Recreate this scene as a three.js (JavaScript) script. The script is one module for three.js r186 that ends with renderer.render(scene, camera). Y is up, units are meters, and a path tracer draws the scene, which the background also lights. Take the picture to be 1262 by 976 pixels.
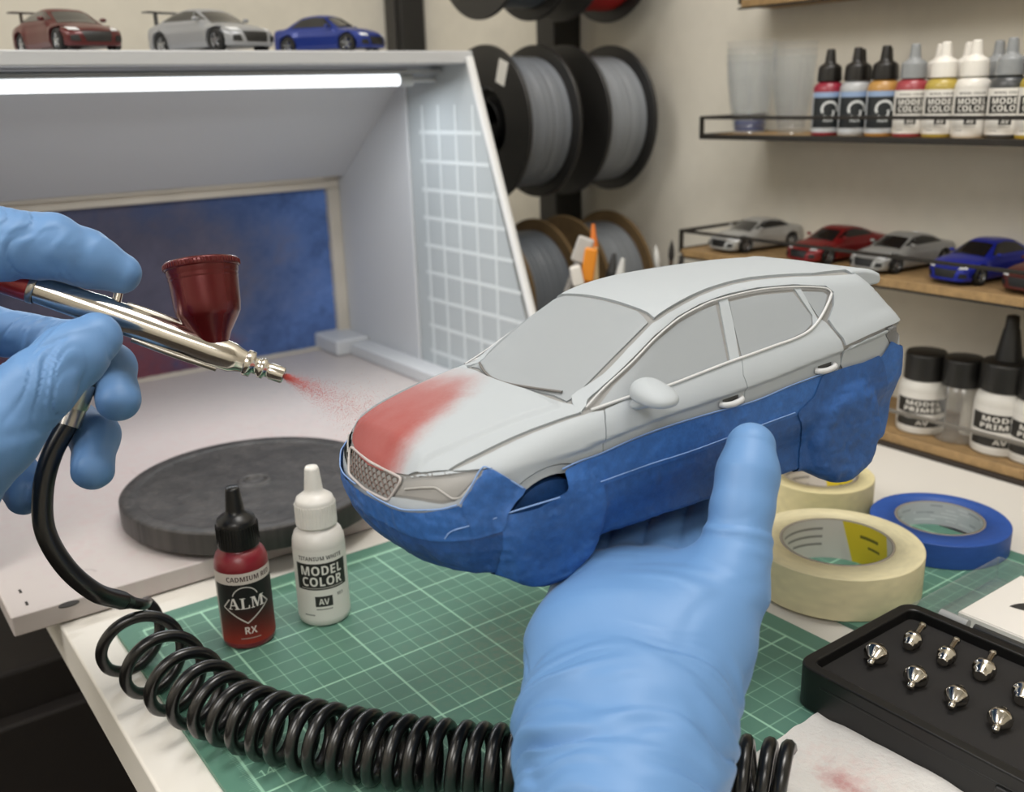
import * as THREE from 'three';
import { RoundedBoxGeometry } from 'three/addons/geometries/RoundedBoxGeometry.js';
import { mergeGeometries, mergeVertices } from 'three/addons/utils/BufferGeometryUtils.js';
import { RectAreaLightUniformsLib } from 'three/addons/lights/RectAreaLightUniformsLib.js';

// ---------------------------------------------------------------- camera, light, exposure
const V = (x, y, z) => new THREE.Vector3(x, y, z);
const D2R = Math.PI / 180;
const scene = new THREE.Scene();
const FOCAL = 1207.5, CX = 631, CY = 488;                 // pixels, frame 1262 x 976
const pitch = 17.035 * D2R, yaw = 35.865 * D2R, roll = -1.671 * D2R;
const EYE = V(0, 0.25, 0);
const fwd = V(Math.sin(yaw) * Math.cos(pitch), -Math.sin(pitch), -Math.cos(yaw) * Math.cos(pitch));
const r0 = fwd.clone().cross(V(0, 1, 0)).normalize(), u0 = r0.clone().cross(fwd);
const camR = r0.clone().multiplyScalar(Math.cos(roll)).addScaledVector(u0, Math.sin(roll));
const camU = u0.clone().multiplyScalar(Math.cos(roll)).addScaledVector(r0, -Math.sin(roll));
const camera = new THREE.PerspectiveCamera(2 * Math.atan(488 / FOCAL) / D2R, 1262 / 976, 0.01, 20);
camera.position.copy(EYE); camera.up.copy(camU); camera.lookAt(EYE.clone().add(fwd));
camera.focus = 0.385; camera.userData.fStop = 11;
const renderer = new THREE.WebGLRenderer({ antialias: true });
renderer.toneMapping = THREE.LinearToneMapping;
renderer.toneMappingExposure = 0.84;
renderer.shadowMap.enabled = true;
RectAreaLightUniformsLib.init();
scene.background = new THREE.Color(0x000000);

// ceiling panel (its housing is built with the room)
const LAMP = { x: -1.3, y: 1.48, z: -0.45, w: 1.3, d: 0.9 };
const key = new THREE.RectAreaLight(new THREE.Color(1, 0.985, 0.965), 7.2, LAMP.w, LAMP.d);
key.position.set(LAMP.x, LAMP.y - 0.012, LAMP.z); key.lookAt(LAMP.x, 0, LAMP.z); scene.add(key);
// second ceiling panel over the painter
const LAMP2 = { x: 0.36, y: 1.48, z: -0.12, w: 0.5, d: 0.5 };
const key2 = new THREE.RectAreaLight(new THREE.Color(1, 0.985, 0.965), 15, LAMP2.w, LAMP2.d);
key2.position.set(LAMP2.x, LAMP2.y - 0.012, LAMP2.z); key2.lookAt(LAMP2.x, 0, LAMP2.z); scene.add(key2);

// added fill panel, unseen behind the painter, brightens front faces and shaded wall
const LAMP3 = { x: -0.9, y: 1.48, z: 1.2, w: 0.9, d: 0.9 };
const key3 = new THREE.RectAreaLight(new THREE.Color(1, 0.985, 0.965), 9, LAMP3.w, LAMP3.d);
key3.position.set(LAMP3.x, LAMP3.y - 0.012, LAMP3.z); key3.lookAt(LAMP3.x, 0, LAMP3.z); scene.add(key3);

// a pixel of the photograph gives a direction; the distance comes from what the thing touches
const ray = (u, v) => camR.clone().multiplyScalar(u - CX).addScaledVector(camU, CY - v).addScaledVector(fwd, FOCAL).divideScalar(FOCAL);
const atDepth = (u, v, d) => EYE.clone().addScaledVector(ray(u, v), d);
const onY = (u, v, y = 0) => { const r = ray(u, v); return EYE.clone().addScaledVector(r, (y - EYE.y) / r.y); };
const onX = (u, v, x) => { const r = ray(u, v); return EYE.clone().addScaledVector(r, x / r.x); };
const onZ = (u, v, z) => { const r = ray(u, v); return EYE.clone().addScaledVector(r, z / r.z); };
const toPx = p => { const q = p.clone().sub(EYE), d = q.dot(fwd); return [CX + FOCAL * q.dot(camR) / d, CY - FOCAL * q.dot(camU) / d, d]; };

// ---------------------------------------------------------------- helpers
let seed = 7;
const rnd = () => { seed = (seed * 1664525 + 1013904223) % 4294967296; return seed / 4294967296; };
const rr = (a, b) => a + (b - a) * rnd();
const M = (c, rough = 0.6, o = {}) => new THREE.MeshPhysicalMaterial({ color: c, roughness: rough, ...o });
const used = {};
const numbered = n => { const k = used[n] = (used[n] ?? -1) + 1; return k ? `${n}_${String(k).padStart(3, '0')}` : n; };
function mesh(name, geo, m, parent) {
  const o = new THREE.Mesh(geo, m); o.castShadow = o.receiveShadow = true;
  o.name = parent ? name : numbered(name); (parent || scene).add(o); return o;
}
function tag(o, label, category, group, kind) {
  if (label) o.userData.label = label;
  if (category) o.userData.category = category;
  if (group) o.userData.group = group;
  if (kind) o.userData.kind = kind;
  return o;
}
function thing(name, label, category, pos, group, turn = 0) {
  const g = new THREE.Group(); g.name = numbered(name); scene.add(g);
  if (pos) Array.isArray(pos) ? g.position.set(...pos) : g.position.copy(pos);
  g.rotation.y = turn; return tag(g, label, category, group);
}
function copyOf(o, label, pos, turn) {
  const c = o.clone(); c.name = numbered(o.name.replace(/_\d{3}$/, '')); c.userData = { ...o.userData }; scene.add(c);
  if (label) c.userData.label = label;
  if (pos) Array.isArray(pos) ? c.position.set(...pos) : c.position.copy(pos);
  if (turn !== undefined) c.rotation.y = turn;
  return c;
}
const struct = (name, geo, m) => tag(mesh(name, geo, m), null, null, null, 'structure');
const box = (w, h, d, r = 0.001, x = 0, y = 0, z = 0) => new RoundedBoxGeometry(w, h, d, 2, Math.min(r, w / 2.01, h / 2.01, d / 2.01)).translate(x, y, z);
const bar = (x0, x1, y0, y1, z0, z1, r = 0.0005) => box(x1 - x0, y1 - y0, z1 - z0, r, (x0 + x1) / 2, (y0 + y1) / 2, (z0 + z1) / 2);
const lathe = (pts, seg = 40) => new THREE.LatheGeometry(pts.map(p => new THREE.Vector2(p[0], p[1])), seg);
const cyl = (r1, r2, h, seg = 24, y = 0) => new THREE.CylinderGeometry(r1, r2, h, seg).translate(0, y, 0);
const tube = (pts, r, seg = 64, rad = 10, closed = false, ten = 0.5) => new THREE.TubeGeometry(new THREE.CatmullRomCurve3(pts, closed, 'catmullrom', ten), seg, r, rad, closed);
const merge = a => mergeGeometries(a.map(g => { const n = g.index ? g.toNonIndexed() : g; for (const k of Object.keys(n.attributes)) if (!['position', 'normal', 'uv'].includes(k)) n.deleteAttribute(k); if (!n.attributes.uv) n.setAttribute('uv', new THREE.BufferAttribute(new Float32Array(n.attributes.position.count * 2), 2)); return n; }));
// place a y-axis geometry so that its axis runs from a to b (its own y = 0 at a)
const along = (g, a, b) => { const q = new THREE.Quaternion().setFromUnitVectors(V(0, 1, 0), b.clone().sub(a).normalize()); return g.applyQuaternion(q).translate(a.x, a.y, a.z); };
const rod = (a, b, r, r2 = r, seg = 16) => along(new THREE.CylinderGeometry(r2, r, a.distanceTo(b), seg).translate(0, a.distanceTo(b) / 2, 0), a, b);
function canvasTex(w, h, draw, srgb = true) {
  const c = document.createElement('canvas'); c.width = w; c.height = h; draw(c.getContext('2d'), w, h);
  const t = new THREE.CanvasTexture(c); if (srgb) t.colorSpace = THREE.SRGBColorSpace;
  t.wrapS = t.wrapT = THREE.RepeatWrapping; t.anisotropy = 8; return t;
}
const smooth = (a, b, x) => { const t = Math.min(1, Math.max(0, (x - a) / (b - a))); return t * t * (3 - 2 * t); };
const hash3 = (i, j, k) => { let h = Math.imul(i, 374761393) ^ Math.imul(j, 668265263) ^ Math.imul(k, 2147483629 | 0); h = Math.imul(h ^ (h >>> 13), 1274126177); return ((h ^ (h >>> 16)) >>> 0) / 4294967296; };
function noise(x, y, z) {
  const i = Math.floor(x), j = Math.floor(y), k = Math.floor(z), f = x - i, g = y - j, h = z - k;
  const a = f * f * (3 - 2 * f), b = g * g * (3 - 2 * g), c = h * h * (3 - 2 * h), L = (p, q, t) => p + (q - p) * t;
  return L(L(L(hash3(i, j, k), hash3(i + 1, j, k), a), L(hash3(i, j + 1, k), hash3(i + 1, j + 1, k), a), b),
    L(L(hash3(i, j, k + 1), hash3(i + 1, j, k + 1), a), L(hash3(i, j + 1, k + 1), hash3(i + 1, j + 1, k + 1), a), b), c) * 2 - 1;
}
// grey noise texture: mean level, spread, several octaves (n x n, tiles)
function noiseTex(n, base, spread, oct = [[8, 0.5], [32, 0.3], [128, 0.2]], srgb = true, tint = [1, 1, 1]) {
  const d = new Uint8Array(n * n * 4);
  for (let y = 0; y < n; y++) for (let x = 0; x < n; x++) {
    let s = 0;
    for (const [f, a] of oct) { const u = x / n * f, v = y / n * f, i = Math.floor(u), j = Math.floor(v), fu = u - i, fv = v - j, h = (p, q) => hash3(((p % f) + f) % f, ((q % f) + f) % f, f); const a1 = fu * fu * (3 - 2 * fu), b1 = fv * fv * (3 - 2 * fv); s += a * ((h(i, j) * (1 - a1) + h(i + 1, j) * a1) * (1 - b1) + (h(i, j + 1) * (1 - a1) + h(i + 1, j + 1) * a1) * b1 - 0.5) * 2; }
    const o = (y * n + x) * 4; for (let c = 0; c < 3; c++) d[o + c] = Math.max(0, Math.min(255, (base + spread * s) * tint[c] * 255)); d[o + 3] = 255;
  }
  const t = new THREE.DataTexture(d, n, n); t.magFilter = THREE.LinearFilter; t.minFilter = THREE.LinearFilter; t.wrapS = t.wrapT = THREE.RepeatWrapping; if (srgb) t.colorSpace = THREE.SRGBColorSpace; t.needsUpdate = true; return t;
}
// uv = position in metres times s, dominant-axis box projection
function boxUV(g, s = 1) {
  const p = g.attributes.position, n = g.attributes.normal, uv = new Float32Array(p.count * 2);
  for (let i = 0; i < p.count; i++) {
    const a = Math.abs(n.getX(i)), b = Math.abs(n.getY(i)), c = Math.abs(n.getZ(i)), x = p.getX(i), y = p.getY(i), z = p.getZ(i);
    uv[2 * i] = (a > b && a > c ? z : x) * s; uv[2 * i + 1] = (b >= a && b >= c ? z : y) * s;
  }
  g.setAttribute('uv', new THREE.BufferAttribute(uv, 2)); return g;
}
const smin = (a, b, k) => { const h = Math.max(k - Math.abs(a - b), 0) / k; return Math.min(a, b) - h * h * k / 4; };
const smax = (a, b, k) => -smin(-a, -b, k);
const lerp = (a, b, t) => a + (b - a) * t;
// smooth curve through points as a table
function spl(pts, n = 600) {
  const x0 = pts[0][0], x1 = pts[pts.length - 1][0], m = pts.map((p, i) => { const a = pts[Math.max(0, i - 1)], b = pts[Math.min(pts.length - 1, i + 1)]; return (b[1] - a[1]) / (b[0] - a[0]); });
  const t = new Float32Array(n + 1); let k = 0;
  for (let i = 0; i <= n; i++) {
    const x = x0 + (x1 - x0) * i / n; while (k < pts.length - 2 && x > pts[k + 1][0]) k++;
    const h = pts[k + 1][0] - pts[k][0], u = (x - pts[k][0]) / h, u2 = u * u, u3 = u2 * u;
    t[i] = (2 * u3 - 3 * u2 + 1) * pts[k][1] + (u3 - 2 * u2 + u) * h * m[k] + (3 * u2 - 2 * u3) * pts[k + 1][1] + (u3 - u2) * h * m[k + 1];
  }
  return x => { const q = (x - x0) / (x1 - x0) * n; if (q <= 0) return t[0]; if (q >= n) return t[n]; const i = q | 0; return t[i] + (t[i + 1] - t[i]) * (q - i); };
}
const grad = (F, x, y, z, e) => V(F(x + e, y, z) - F(x - e, y, z), F(x, y + e, z) - F(x, y - e, z), F(x, y, z + e) - F(x, y, z - e)).divideScalar(2 * e);
// naive surface nets of the field F (inside < 0)
function nets(F, lo, hi, c, project = true, skip = false) {
  const n = [0, 1, 2].map(i => Math.ceil((hi[i] - lo[i]) / c) + 1), [nx, ny, nz] = n, sx = 1, sy = nx, sz = nx * ny;
  const v = new Float32Array(nx * ny * nz), id = new Int32Array(nx * ny * nz).fill(-1), P = [], I = [];
  const Bk = 6;
  for (let K = 0; K < nz; K += Bk) for (let J = 0; J < ny; J += Bk) for (let Q = 0; Q < nx; Q += Bk) {
    const f = skip ? F(lo[0] + (Q + Bk / 2) * c, lo[1] + (J + Bk / 2) * c, lo[2] + (K + Bk / 2) * c) : 0, far = skip && Math.abs(f) > Bk * c * 1.3 + 0.004;   // blocks well away from the surface
    for (let k = K; k < Math.min(nz, K + Bk); k++) for (let j = J; j < Math.min(ny, J + Bk); j++) for (let i = Q; i < Math.min(nx, Q + Bk); i++) v[i + j * sy + k * sz] = far ? f : F(lo[0] + i * c, lo[1] + j * c, lo[2] + k * c);
  }
  const E = [[0, 1], [2, 3], [4, 5], [6, 7], [0, 2], [1, 3], [4, 6], [5, 7], [0, 4], [1, 5], [2, 6], [3, 7]];
  for (let k = 0; k < nz - 1; k++) for (let j = 0; j < ny - 1; j++) for (let i = 0; i < nx - 1; i++) {
    const q = i + j * sy + k * sz, w = []; let cnt = 0;
    for (let a = 0; a < 8; a++) { const s = v[q + (a & 1) * sx + (a >> 1 & 1) * sy + (a >> 2) * sz]; w.push(s); if (s < 0) cnt++; }
    if (cnt === 0 || cnt === 8) continue;
    let x = 0, y = 0, z = 0, m = 0;
    for (const [a, b] of E) if ((w[a] < 0) !== (w[b] < 0)) { const t = w[a] / (w[a] - w[b]); x += lerp(a & 1, b & 1, t); y += lerp(a >> 1 & 1, b >> 1 & 1, t); z += lerp(a >> 2, b >> 2, t); m++; }
    id[q] = P.length / 3; P.push(lo[0] + (i + x / m) * c, lo[1] + (j + y / m) * c, lo[2] + (k + z / m) * c);
  }
  const quad = (a, b, d, e, f) => { if (a < 0 || b < 0 || d < 0 || e < 0) return; f ? I.push(a, b, d, a, d, e) : I.push(a, d, b, a, e, d); };
  for (let k = 1; k < nz - 1; k++) for (let j = 1; j < ny - 1; j++) for (let i = 1; i < nx - 1; i++) {
    const q = i + j * sy + k * sz, s = v[q] < 0;
    if (s !== (v[q + sx] < 0)) quad(id[q - sy - sz], id[q - sz], id[q], id[q - sy], s);
    if (s !== (v[q + sy] < 0)) quad(id[q - sx - sz], id[q - sx], id[q], id[q - sz], s);
    if (s !== (v[q + sz] < 0)) quad(id[q - sx - sy], id[q - sy], id[q], id[q - sx], s);
  }
  const N = new Float32Array(P.length);
  for (let i = 0; i < P.length; i += 3) {
    let g = grad(F, P[i], P[i + 1], P[i + 2], c * 0.25), l = g.length() || 1;
    if (project) { const d = Math.max(-c, Math.min(c, F(P[i], P[i + 1], P[i + 2]) / l)) / l; P[i] -= g.x * d; P[i + 1] -= g.y * d; P[i + 2] -= g.z * d; g = grad(F, P[i], P[i + 1], P[i + 2], c * 0.3); l = g.length() || 1; }
    N[i] = g.x / l; N[i + 1] = g.y / l; N[i + 2] = g.z / l;
  }
  const geo = new THREE.BufferGeometry(); geo.setAttribute('position', new THREE.Float32BufferAttribute(P, 3)); geo.setAttribute('normal', new THREE.BufferAttribute(N, 3)); geo.setIndex(I); return geo;
}
// keep the part of a mesh where m < 0; the cut runs through the triangles
function clip(geo, m) {
  const p = geo.attributes.position, n = geo.attributes.normal, I = geo.index.array, f = new Float32Array(p.count), P = [], N = [];
  for (let i = 0; i < p.count; i++) f[i] = m(p.getX(i), p.getY(i), p.getZ(i));
  const put = (a, b, t) => { for (const [A, o] of [[p, P], [n, N]]) o.push(lerp(A.getX(a), A.getX(b), t), lerp(A.getY(a), A.getY(b), t), lerp(A.getZ(a), A.getZ(b), t)); };
  for (let i = 0; i < I.length; i += 3) {
    const t = [I[i], I[i + 1], I[i + 2]], poly = [];
    for (let k = 0; k < 3; k++) { const a = t[k], b = t[(k + 1) % 3]; if (f[a] < 0) poly.push([a, a, 0]); if ((f[a] < 0) !== (f[b] < 0)) poly.push([a, b, f[a] / (f[a] - f[b])]); }
    for (let k = 2; k < poly.length; k++) { put(...poly[0]); put(...poly[k - 1]); put(...poly[k]); }
  }
  const g = new THREE.BufferGeometry(); g.setAttribute('position', new THREE.Float32BufferAttribute(P, 3)); g.setAttribute('normal', new THREE.Float32BufferAttribute(N, 3)); return g;
}
// signed distance to a polygon in 2D (inside < 0)
function polySD(poly) {
  const n = poly.length;
  return (x, y) => {
    let d = 1e9, s = 1;
    for (let i = 0, j = n - 1; i < n; j = i++) {
      const [ax, ay] = poly[i], [bx, by] = poly[j], ex = bx - ax, ey = by - ay, wx = x - ax, wy = y - ay;
      const t = Math.max(0, Math.min(1, (wx * ex + wy * ey) / (ex * ex + ey * ey || 1e-12))), px = wx - ex * t, py = wy - ey * t;
      d = Math.min(d, px * px + py * py);
      const c1 = y >= ay, c2 = y < by, c3 = ex * wy > ey * wx; if ((c1 && c2 && c3) || (!c1 && !c2 && !c3)) s = -s;
    }
    return s * Math.sqrt(d);
  };
}
// a sheet with thickness: polygon in a 2D chart, map(a, b) -> [point, normal]
function sheet(poly, map, cell, th) {
  let a0 = 1e9, a1 = -1e9, b0 = 1e9, b1 = -1e9; for (const [a, b] of poly) { a0 = Math.min(a0, a); a1 = Math.max(a1, a); b0 = Math.min(b0, b); b1 = Math.max(b1, b); }
  const area = poly.reduce((s, p, i) => { const q = poly[(i + 1) % poly.length]; return s + p[0] * q[1] - q[0] * p[1]; }, 0); if (area < 0) poly = [...poly].reverse();
  const P = [], N = [], UV = [], cache = new Map();
  const at = (a, b) => { const k = Math.round(a * 2e4) + '_' + Math.round(b * 2e4); let r = cache.get(k); if (!r) cache.set(k, r = map(a, b)); return r; };
  const cut = (pl, ax, lim, sg) => { const o = []; for (let i = 0; i < pl.length; i++) { const p = pl[i], q = pl[(i + 1) % pl.length], dp = (p[ax] - lim) * sg, dq = (q[ax] - lim) * sg; if (dp <= 0) o.push(p); if ((dp < 0 && dq > 0) || (dp > 0 && dq < 0)) { const t = dp / (dp - dq); o.push([lerp(p[0], q[0], t), lerp(p[1], q[1], t)]); } } return o; };
  const tri = (pl) => {
    const c = pl.map(p => new THREE.Vector2(p[0], p[1])); const f = THREE.ShapeUtils.triangulateShape(c, []);
    for (const t of f) { let q = t.map(i => at(pl[i][0], pl[i][1])); const nn = q[1][0].clone().sub(q[0][0]).cross(q[2][0].clone().sub(q[0][0])); let tt = t; if (nn.dot(q[0][1]) < 0) { q = [q[0], q[2], q[1]]; tt = [t[0], t[2], t[1]]; } q.forEach((s, i) => { P.push(...s[0].toArray()); N.push(...s[1].toArray()); UV.push(pl[tt[i]][0], pl[tt[i]][1]); }); }
  };
  for (let a = Math.floor(a0 / cell) * cell; a < a1; a += cell) {
    let col = cut(cut(poly, 0, a, -1), 0, a + cell, 1); if (col.length < 3) continue;
    for (let b = Math.floor(b0 / cell) * cell; b < b1; b += cell) { const c = cut(cut(col, 1, b, -1), 1, b + cell, 1); if (c.length > 2) tri(c); }
  }
  if (th) for (let i = 0; i < poly.length; i++) {
    const p = poly[i], q = poly[(i + 1) % poly.length], L = Math.hypot(q[0] - p[0], q[1] - p[1]), m = Math.max(1, Math.ceil(L / cell));
    for (let k = 0; k < m; k++) {
      const A = [lerp(p[0], q[0], k / m), lerp(p[1], q[1], k / m)], B = [lerp(p[0], q[0], (k + 1) / m), lerp(p[1], q[1], (k + 1) / m)], s = at(...A), t = at(...B), s2 = s[0].clone().addScaledVector(s[1], -th), t2 = t[0].clone().addScaledVector(t[1], -th), nn = t[0].clone().sub(s[0]).cross(s[1]).normalize();
      for (const [v, w] of [[s[0], A], [s2, A], [t[0], B], [t[0], B], [s2, A], [t2, B]]) { P.push(...v.toArray()); N.push(...nn.toArray()); UV.push(...w); }
    }
  }
  const g = new THREE.BufferGeometry(); g.setAttribute('position', new THREE.Float32BufferAttribute(P, 3)); g.setAttribute('normal', new THREE.Float32BufferAttribute(N, 3)); g.setAttribute('uv', new THREE.Float32BufferAttribute(UV, 2)); return g;
}

// ---------------------------------------------------------------- the room
const wallTex = noiseTex(256, 0.93, 0.04, [[4, 0.5], [16, 0.3], [64, 0.2]]); wallTex.repeat.set(2, 2);
const wallBump = noiseTex(256, 0.5, 0.3, [[64, 0.6], [128, 0.4]], false);
const mWall = M(0xe4dfd2, 0.9, { map: wallTex, bumpMap: wallBump, bumpScale: 0.0003 });
const RX = 0.69, BZ = -1.15, FLOOR = -0.76, CEIL = 1.5;
struct('wall_right', boxUV(bar(RX, RX + 0.1, FLOOR, CEIL, BZ, 2.0), 1), mWall);
struct('wall_back', boxUV(bar(-2.2, RX + 0.1, FLOOR, CEIL, BZ - 0.1, BZ), 1), mWall);
struct('wall_left', boxUV(bar(-2.3, -2.2, FLOOR, CEIL, BZ - 0.1, 2.1), 1), mWall);
struct('wall_front', boxUV(bar(-2.2, RX + 0.1, FLOOR, CEIL, 2.0, 2.1), 1), mWall);
struct('ceiling', boxUV(bar(-2.3, RX + 0.1, CEIL, CEIL + 0.1, BZ - 0.1, 2.1), 1), M(0xece9e2, 0.9));
const floorTex = noiseTex(256, 0.8, 0.18, [[4, 0.3], [32, 0.3], [128, 0.4]]);
struct('floor', boxUV(bar(-2.3, RX + 0.1, FLOOR - 0.1, FLOOR, BZ - 0.1, 2.1), 2), M(0x2a1e17, 0.5, { map: floorTex }));
for (const [L, label] of [[LAMP, 'wide white ceiling light panel left of the worktable'], [LAMP2, 'small square white ceiling light panel over the worktable'], [LAMP3, 'large square fill light panel added unseen behind the painter']]) {
  const t = thing('ceiling_light', label, 'ceiling light', [L.x, L.y, L.z]);
  mesh('light_frame', merge([bar(-L.w / 2 - 0.03, -L.w / 2, -0.015, 0.02, -L.d / 2 - 0.03, L.d / 2 + 0.03), bar(L.w / 2, L.w / 2 + 0.03, -0.015, 0.02, -L.d / 2 - 0.03, L.d / 2 + 0.03), bar(-L.w / 2, L.w / 2, -0.015, 0.02, -L.d / 2 - 0.03, -L.d / 2), bar(-L.w / 2, L.w / 2, -0.015, 0.02, L.d / 2, L.d / 2 + 0.03)]), M(0xe8e8e8, 0.5), t);
  mesh('light_diffuser', bar(-L.w / 2, L.w / 2, -0.004, 0.012, -L.d / 2, L.d / 2), M(0xffffff, 0.6, { emissive: 0xfff0dc, emissiveIntensity: 1.2 }), t);
}
// dark corner post
{ const t = thing('corner_post', 'dark grey upright post in the corner between the two walls', 'post', [0.672, -0.76, -1.132]);
  mesh('post_body', bar(-0.017, 0.017, 0, 2.26, -0.017, 0.017, 0.002), M(0x1c1b19, 0.6), t);
  mesh('post_strip', bar(-0.021, -0.017, 0, 2.26, -0.017, 0.006, 0.001), M(0x3a3835, 0.6), t); }

// ---------------------------------------------------------------- work table
{ const t = thing('work_table', 'white worktable with round legs carrying the booth and the cutting mats', 'table', [0, 0, 0]);
  const mT = M(0xdcd8d0, 0.45), mLeg = M(0xc9c2b4, 0.5);
  mesh('tabletop', boxUV(bar(0.071, 0.688, -0.025, 0, -1.07, 0.28, 0.0015)), mT, t);
  mesh('apron', bar(0.11, 0.66, -0.075, -0.025, -1.04, 0.24), mLeg, t);
  for (const [x, z] of [[0.125, -0.50], [0.64, -0.50], [0.125, -1.02], [0.64, -1.02], [0.125, 0.22], [0.64, 0.22]]) mesh('leg', cyl(0.026, 0.026, FLOOR * -1 - 0.025, 28).translate(x, (FLOOR - 0.025) / 2, z), mLeg, t);
}
// dark cabinet that fills the view below the table
{ const t = thing('low_cabinet', 'dark brown low cabinet on the floor behind the worktable', 'cabinet', [-0.18, FLOOR, -0.80]);
  const m = M(0x130d0a, 0.7); mesh('cabinet_body', bar(-0.75, 0.75, 0, 0.66, -0.16, 0.15, 0.004), m, t);
  for (const x of [-0.5, -0.04, 0.42]) { const d = mesh('cabinet_door', bar(x - 0.21, x + 0.21, 0.04, 0.63, 0.15, 0.165, 0.003), m, t); mesh('door_knob', new THREE.SphereGeometry(0.012, 14, 10).translate(x + 0.17, 0.6, 0.177), M(0x3a322a, 0.4, { metalness: 0.8 }), d); }
}

// ---------------------------------------------------------------- cutting mats
function matTexture(w, l, gx, gz, seedN) {      // w x l in metres; gx, gz = offsets of a bold line
  const S = 2048 / l, W = Math.round(w * S);
  return canvasTex(W, 2048, (c) => {
    c.fillStyle = '#55806f'; c.fillRect(0, 0, W, 2048);
    for (let i = 0; i < 900; i++) { const x = hash3(i, 1, seedN) * W, y = hash3(i, 2, seedN) * 2048, r = 4 + hash3(i, 3, seedN) * 60; c.fillStyle = hash3(i, 4, seedN) > 0.5 ? 'rgba(110,125,110,0.025)' : 'rgba(25,70,60,0.03)'; c.beginPath(); c.ellipse(x, y, r, r * (0.3 + 0.7 * hash3(i, 5, seedN)), hash3(i, 6, seedN) * 3, 0, 7); c.fill(); }
    const b = 0.011 * S, line = (x0, y0, x1, y1, t, a) => { c.strokeStyle = `rgba(168,214,186,${a})`; c.lineWidth = t; c.beginPath(); c.moveTo(x0, y0); c.lineTo(x1, y1); c.stroke(); };
    for (let k = -60; k < 80; k++) {
      const x = (gx + 0.01 * k) * S, y = (gz + 0.01 * k) * S, bold = ((k % 5) + 5) % 5 === 0;
      if (x > b && x < W - b) line(x, b, x, 2048 - b, bold ? 4.6 : 2.6, bold ? 0.8 : 0.45);
      if (y > b && y < 2048 - b) line(b, y, W - b, y, bold ? 4.6 : 2.6, bold ? 0.8 : 0.45);
      for (let m = 0; m < 10; m++) { const xx = x + m * S * 0.001, yy = y + m * S * 0.001, h = (m === 5 ? 0.004 : 0.0025) * S; if (xx > b && xx < W - b) line(xx, b, xx, b - h, 1, 0.5); if (yy > b && yy < 2048 - b) line(b, yy, b - h, yy, 1, 0.5); }
    }
    line(b, b, W - b, b, 5, 0.7); line(b, b, b, 2048 - b, 5, 0.7); line(W - b, b, W - b, 2048 - b, 5, 0.7); line(b, 2048 - b, W - b, 2048 - b, 5, 0.7);
    c.fillStyle = 'rgba(168,214,186,0.75)'; c.font = '24px sans-serif';
    for (let k = 1; k < 40; k++) { const y = b + k * 0.02 * S; if (y < 2000) c.fillText(String(k * 2), b + 10, y + 8); }
    // grey dusting of old overspray
    for (let i = 0; i < 4200; i++) { const a = hash3(i, 7, seedN) * 6.283, q = Math.sqrt(-2 * Math.log(0.001 + 0.998 * hash3(i, 8, seedN))) * 0.024, x = (0.155 + Math.cos(a) * q) * S, y = (0.155 + Math.sin(a) * q) * S; c.fillStyle = 'rgba(120,132,112,0.10)'; c.beginPath(); c.arc(x, y, 2 + 5 * hash3(i, 9, seedN), 0, 7); c.fill(); }
  });
}
function cuttingMat(x0, x1, z0, z1, gx, gz, label, s) {
  const w = x1 - x0, l = z1 - z0, t = matTexture(w, l, gx - x0, gz - z0, s), h = 0.0025;
  const sh = new THREE.Shape(), r = 0.006; sh.moveTo(r, 0); sh.lineTo(w - r, 0); sh.quadraticCurveTo(w, 0, w, r); sh.lineTo(w, l - r); sh.quadraticCurveTo(w, l, w - r, l); sh.lineTo(r, l); sh.quadraticCurveTo(0, l, 0, l - r); sh.lineTo(0, r); sh.quadraticCurveTo(0, 0, r, 0);
  const g = new THREE.ExtrudeGeometry(sh, { depth: h, bevelEnabled: false }); g.rotateX(Math.PI / 2).translate(0, h, 0);
  const p = g.attributes.position, uv = g.attributes.uv; for (let i = 0; i < p.count; i++) uv.setXY(i, p.getX(i) / w, 1 - p.getZ(i) / l);
  const o = mesh('cutting_mat', g, M(0xffffff, 0.55, { map: t })); o.position.set(x0, 0, z0); return tag(o, label, 'cutting mat');
}
cuttingMat(0.091, 0.3525, -0.469, 0.03, 0.2307, -0.4068, 'green gridded cutting mat under the paint bottles and coiled hose', 11);
cuttingMat(0.374, 0.508, -0.325, 0.10, 0.40, -0.29, 'green cutting mat under the tape rolls and clear case lid', 12);

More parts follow.
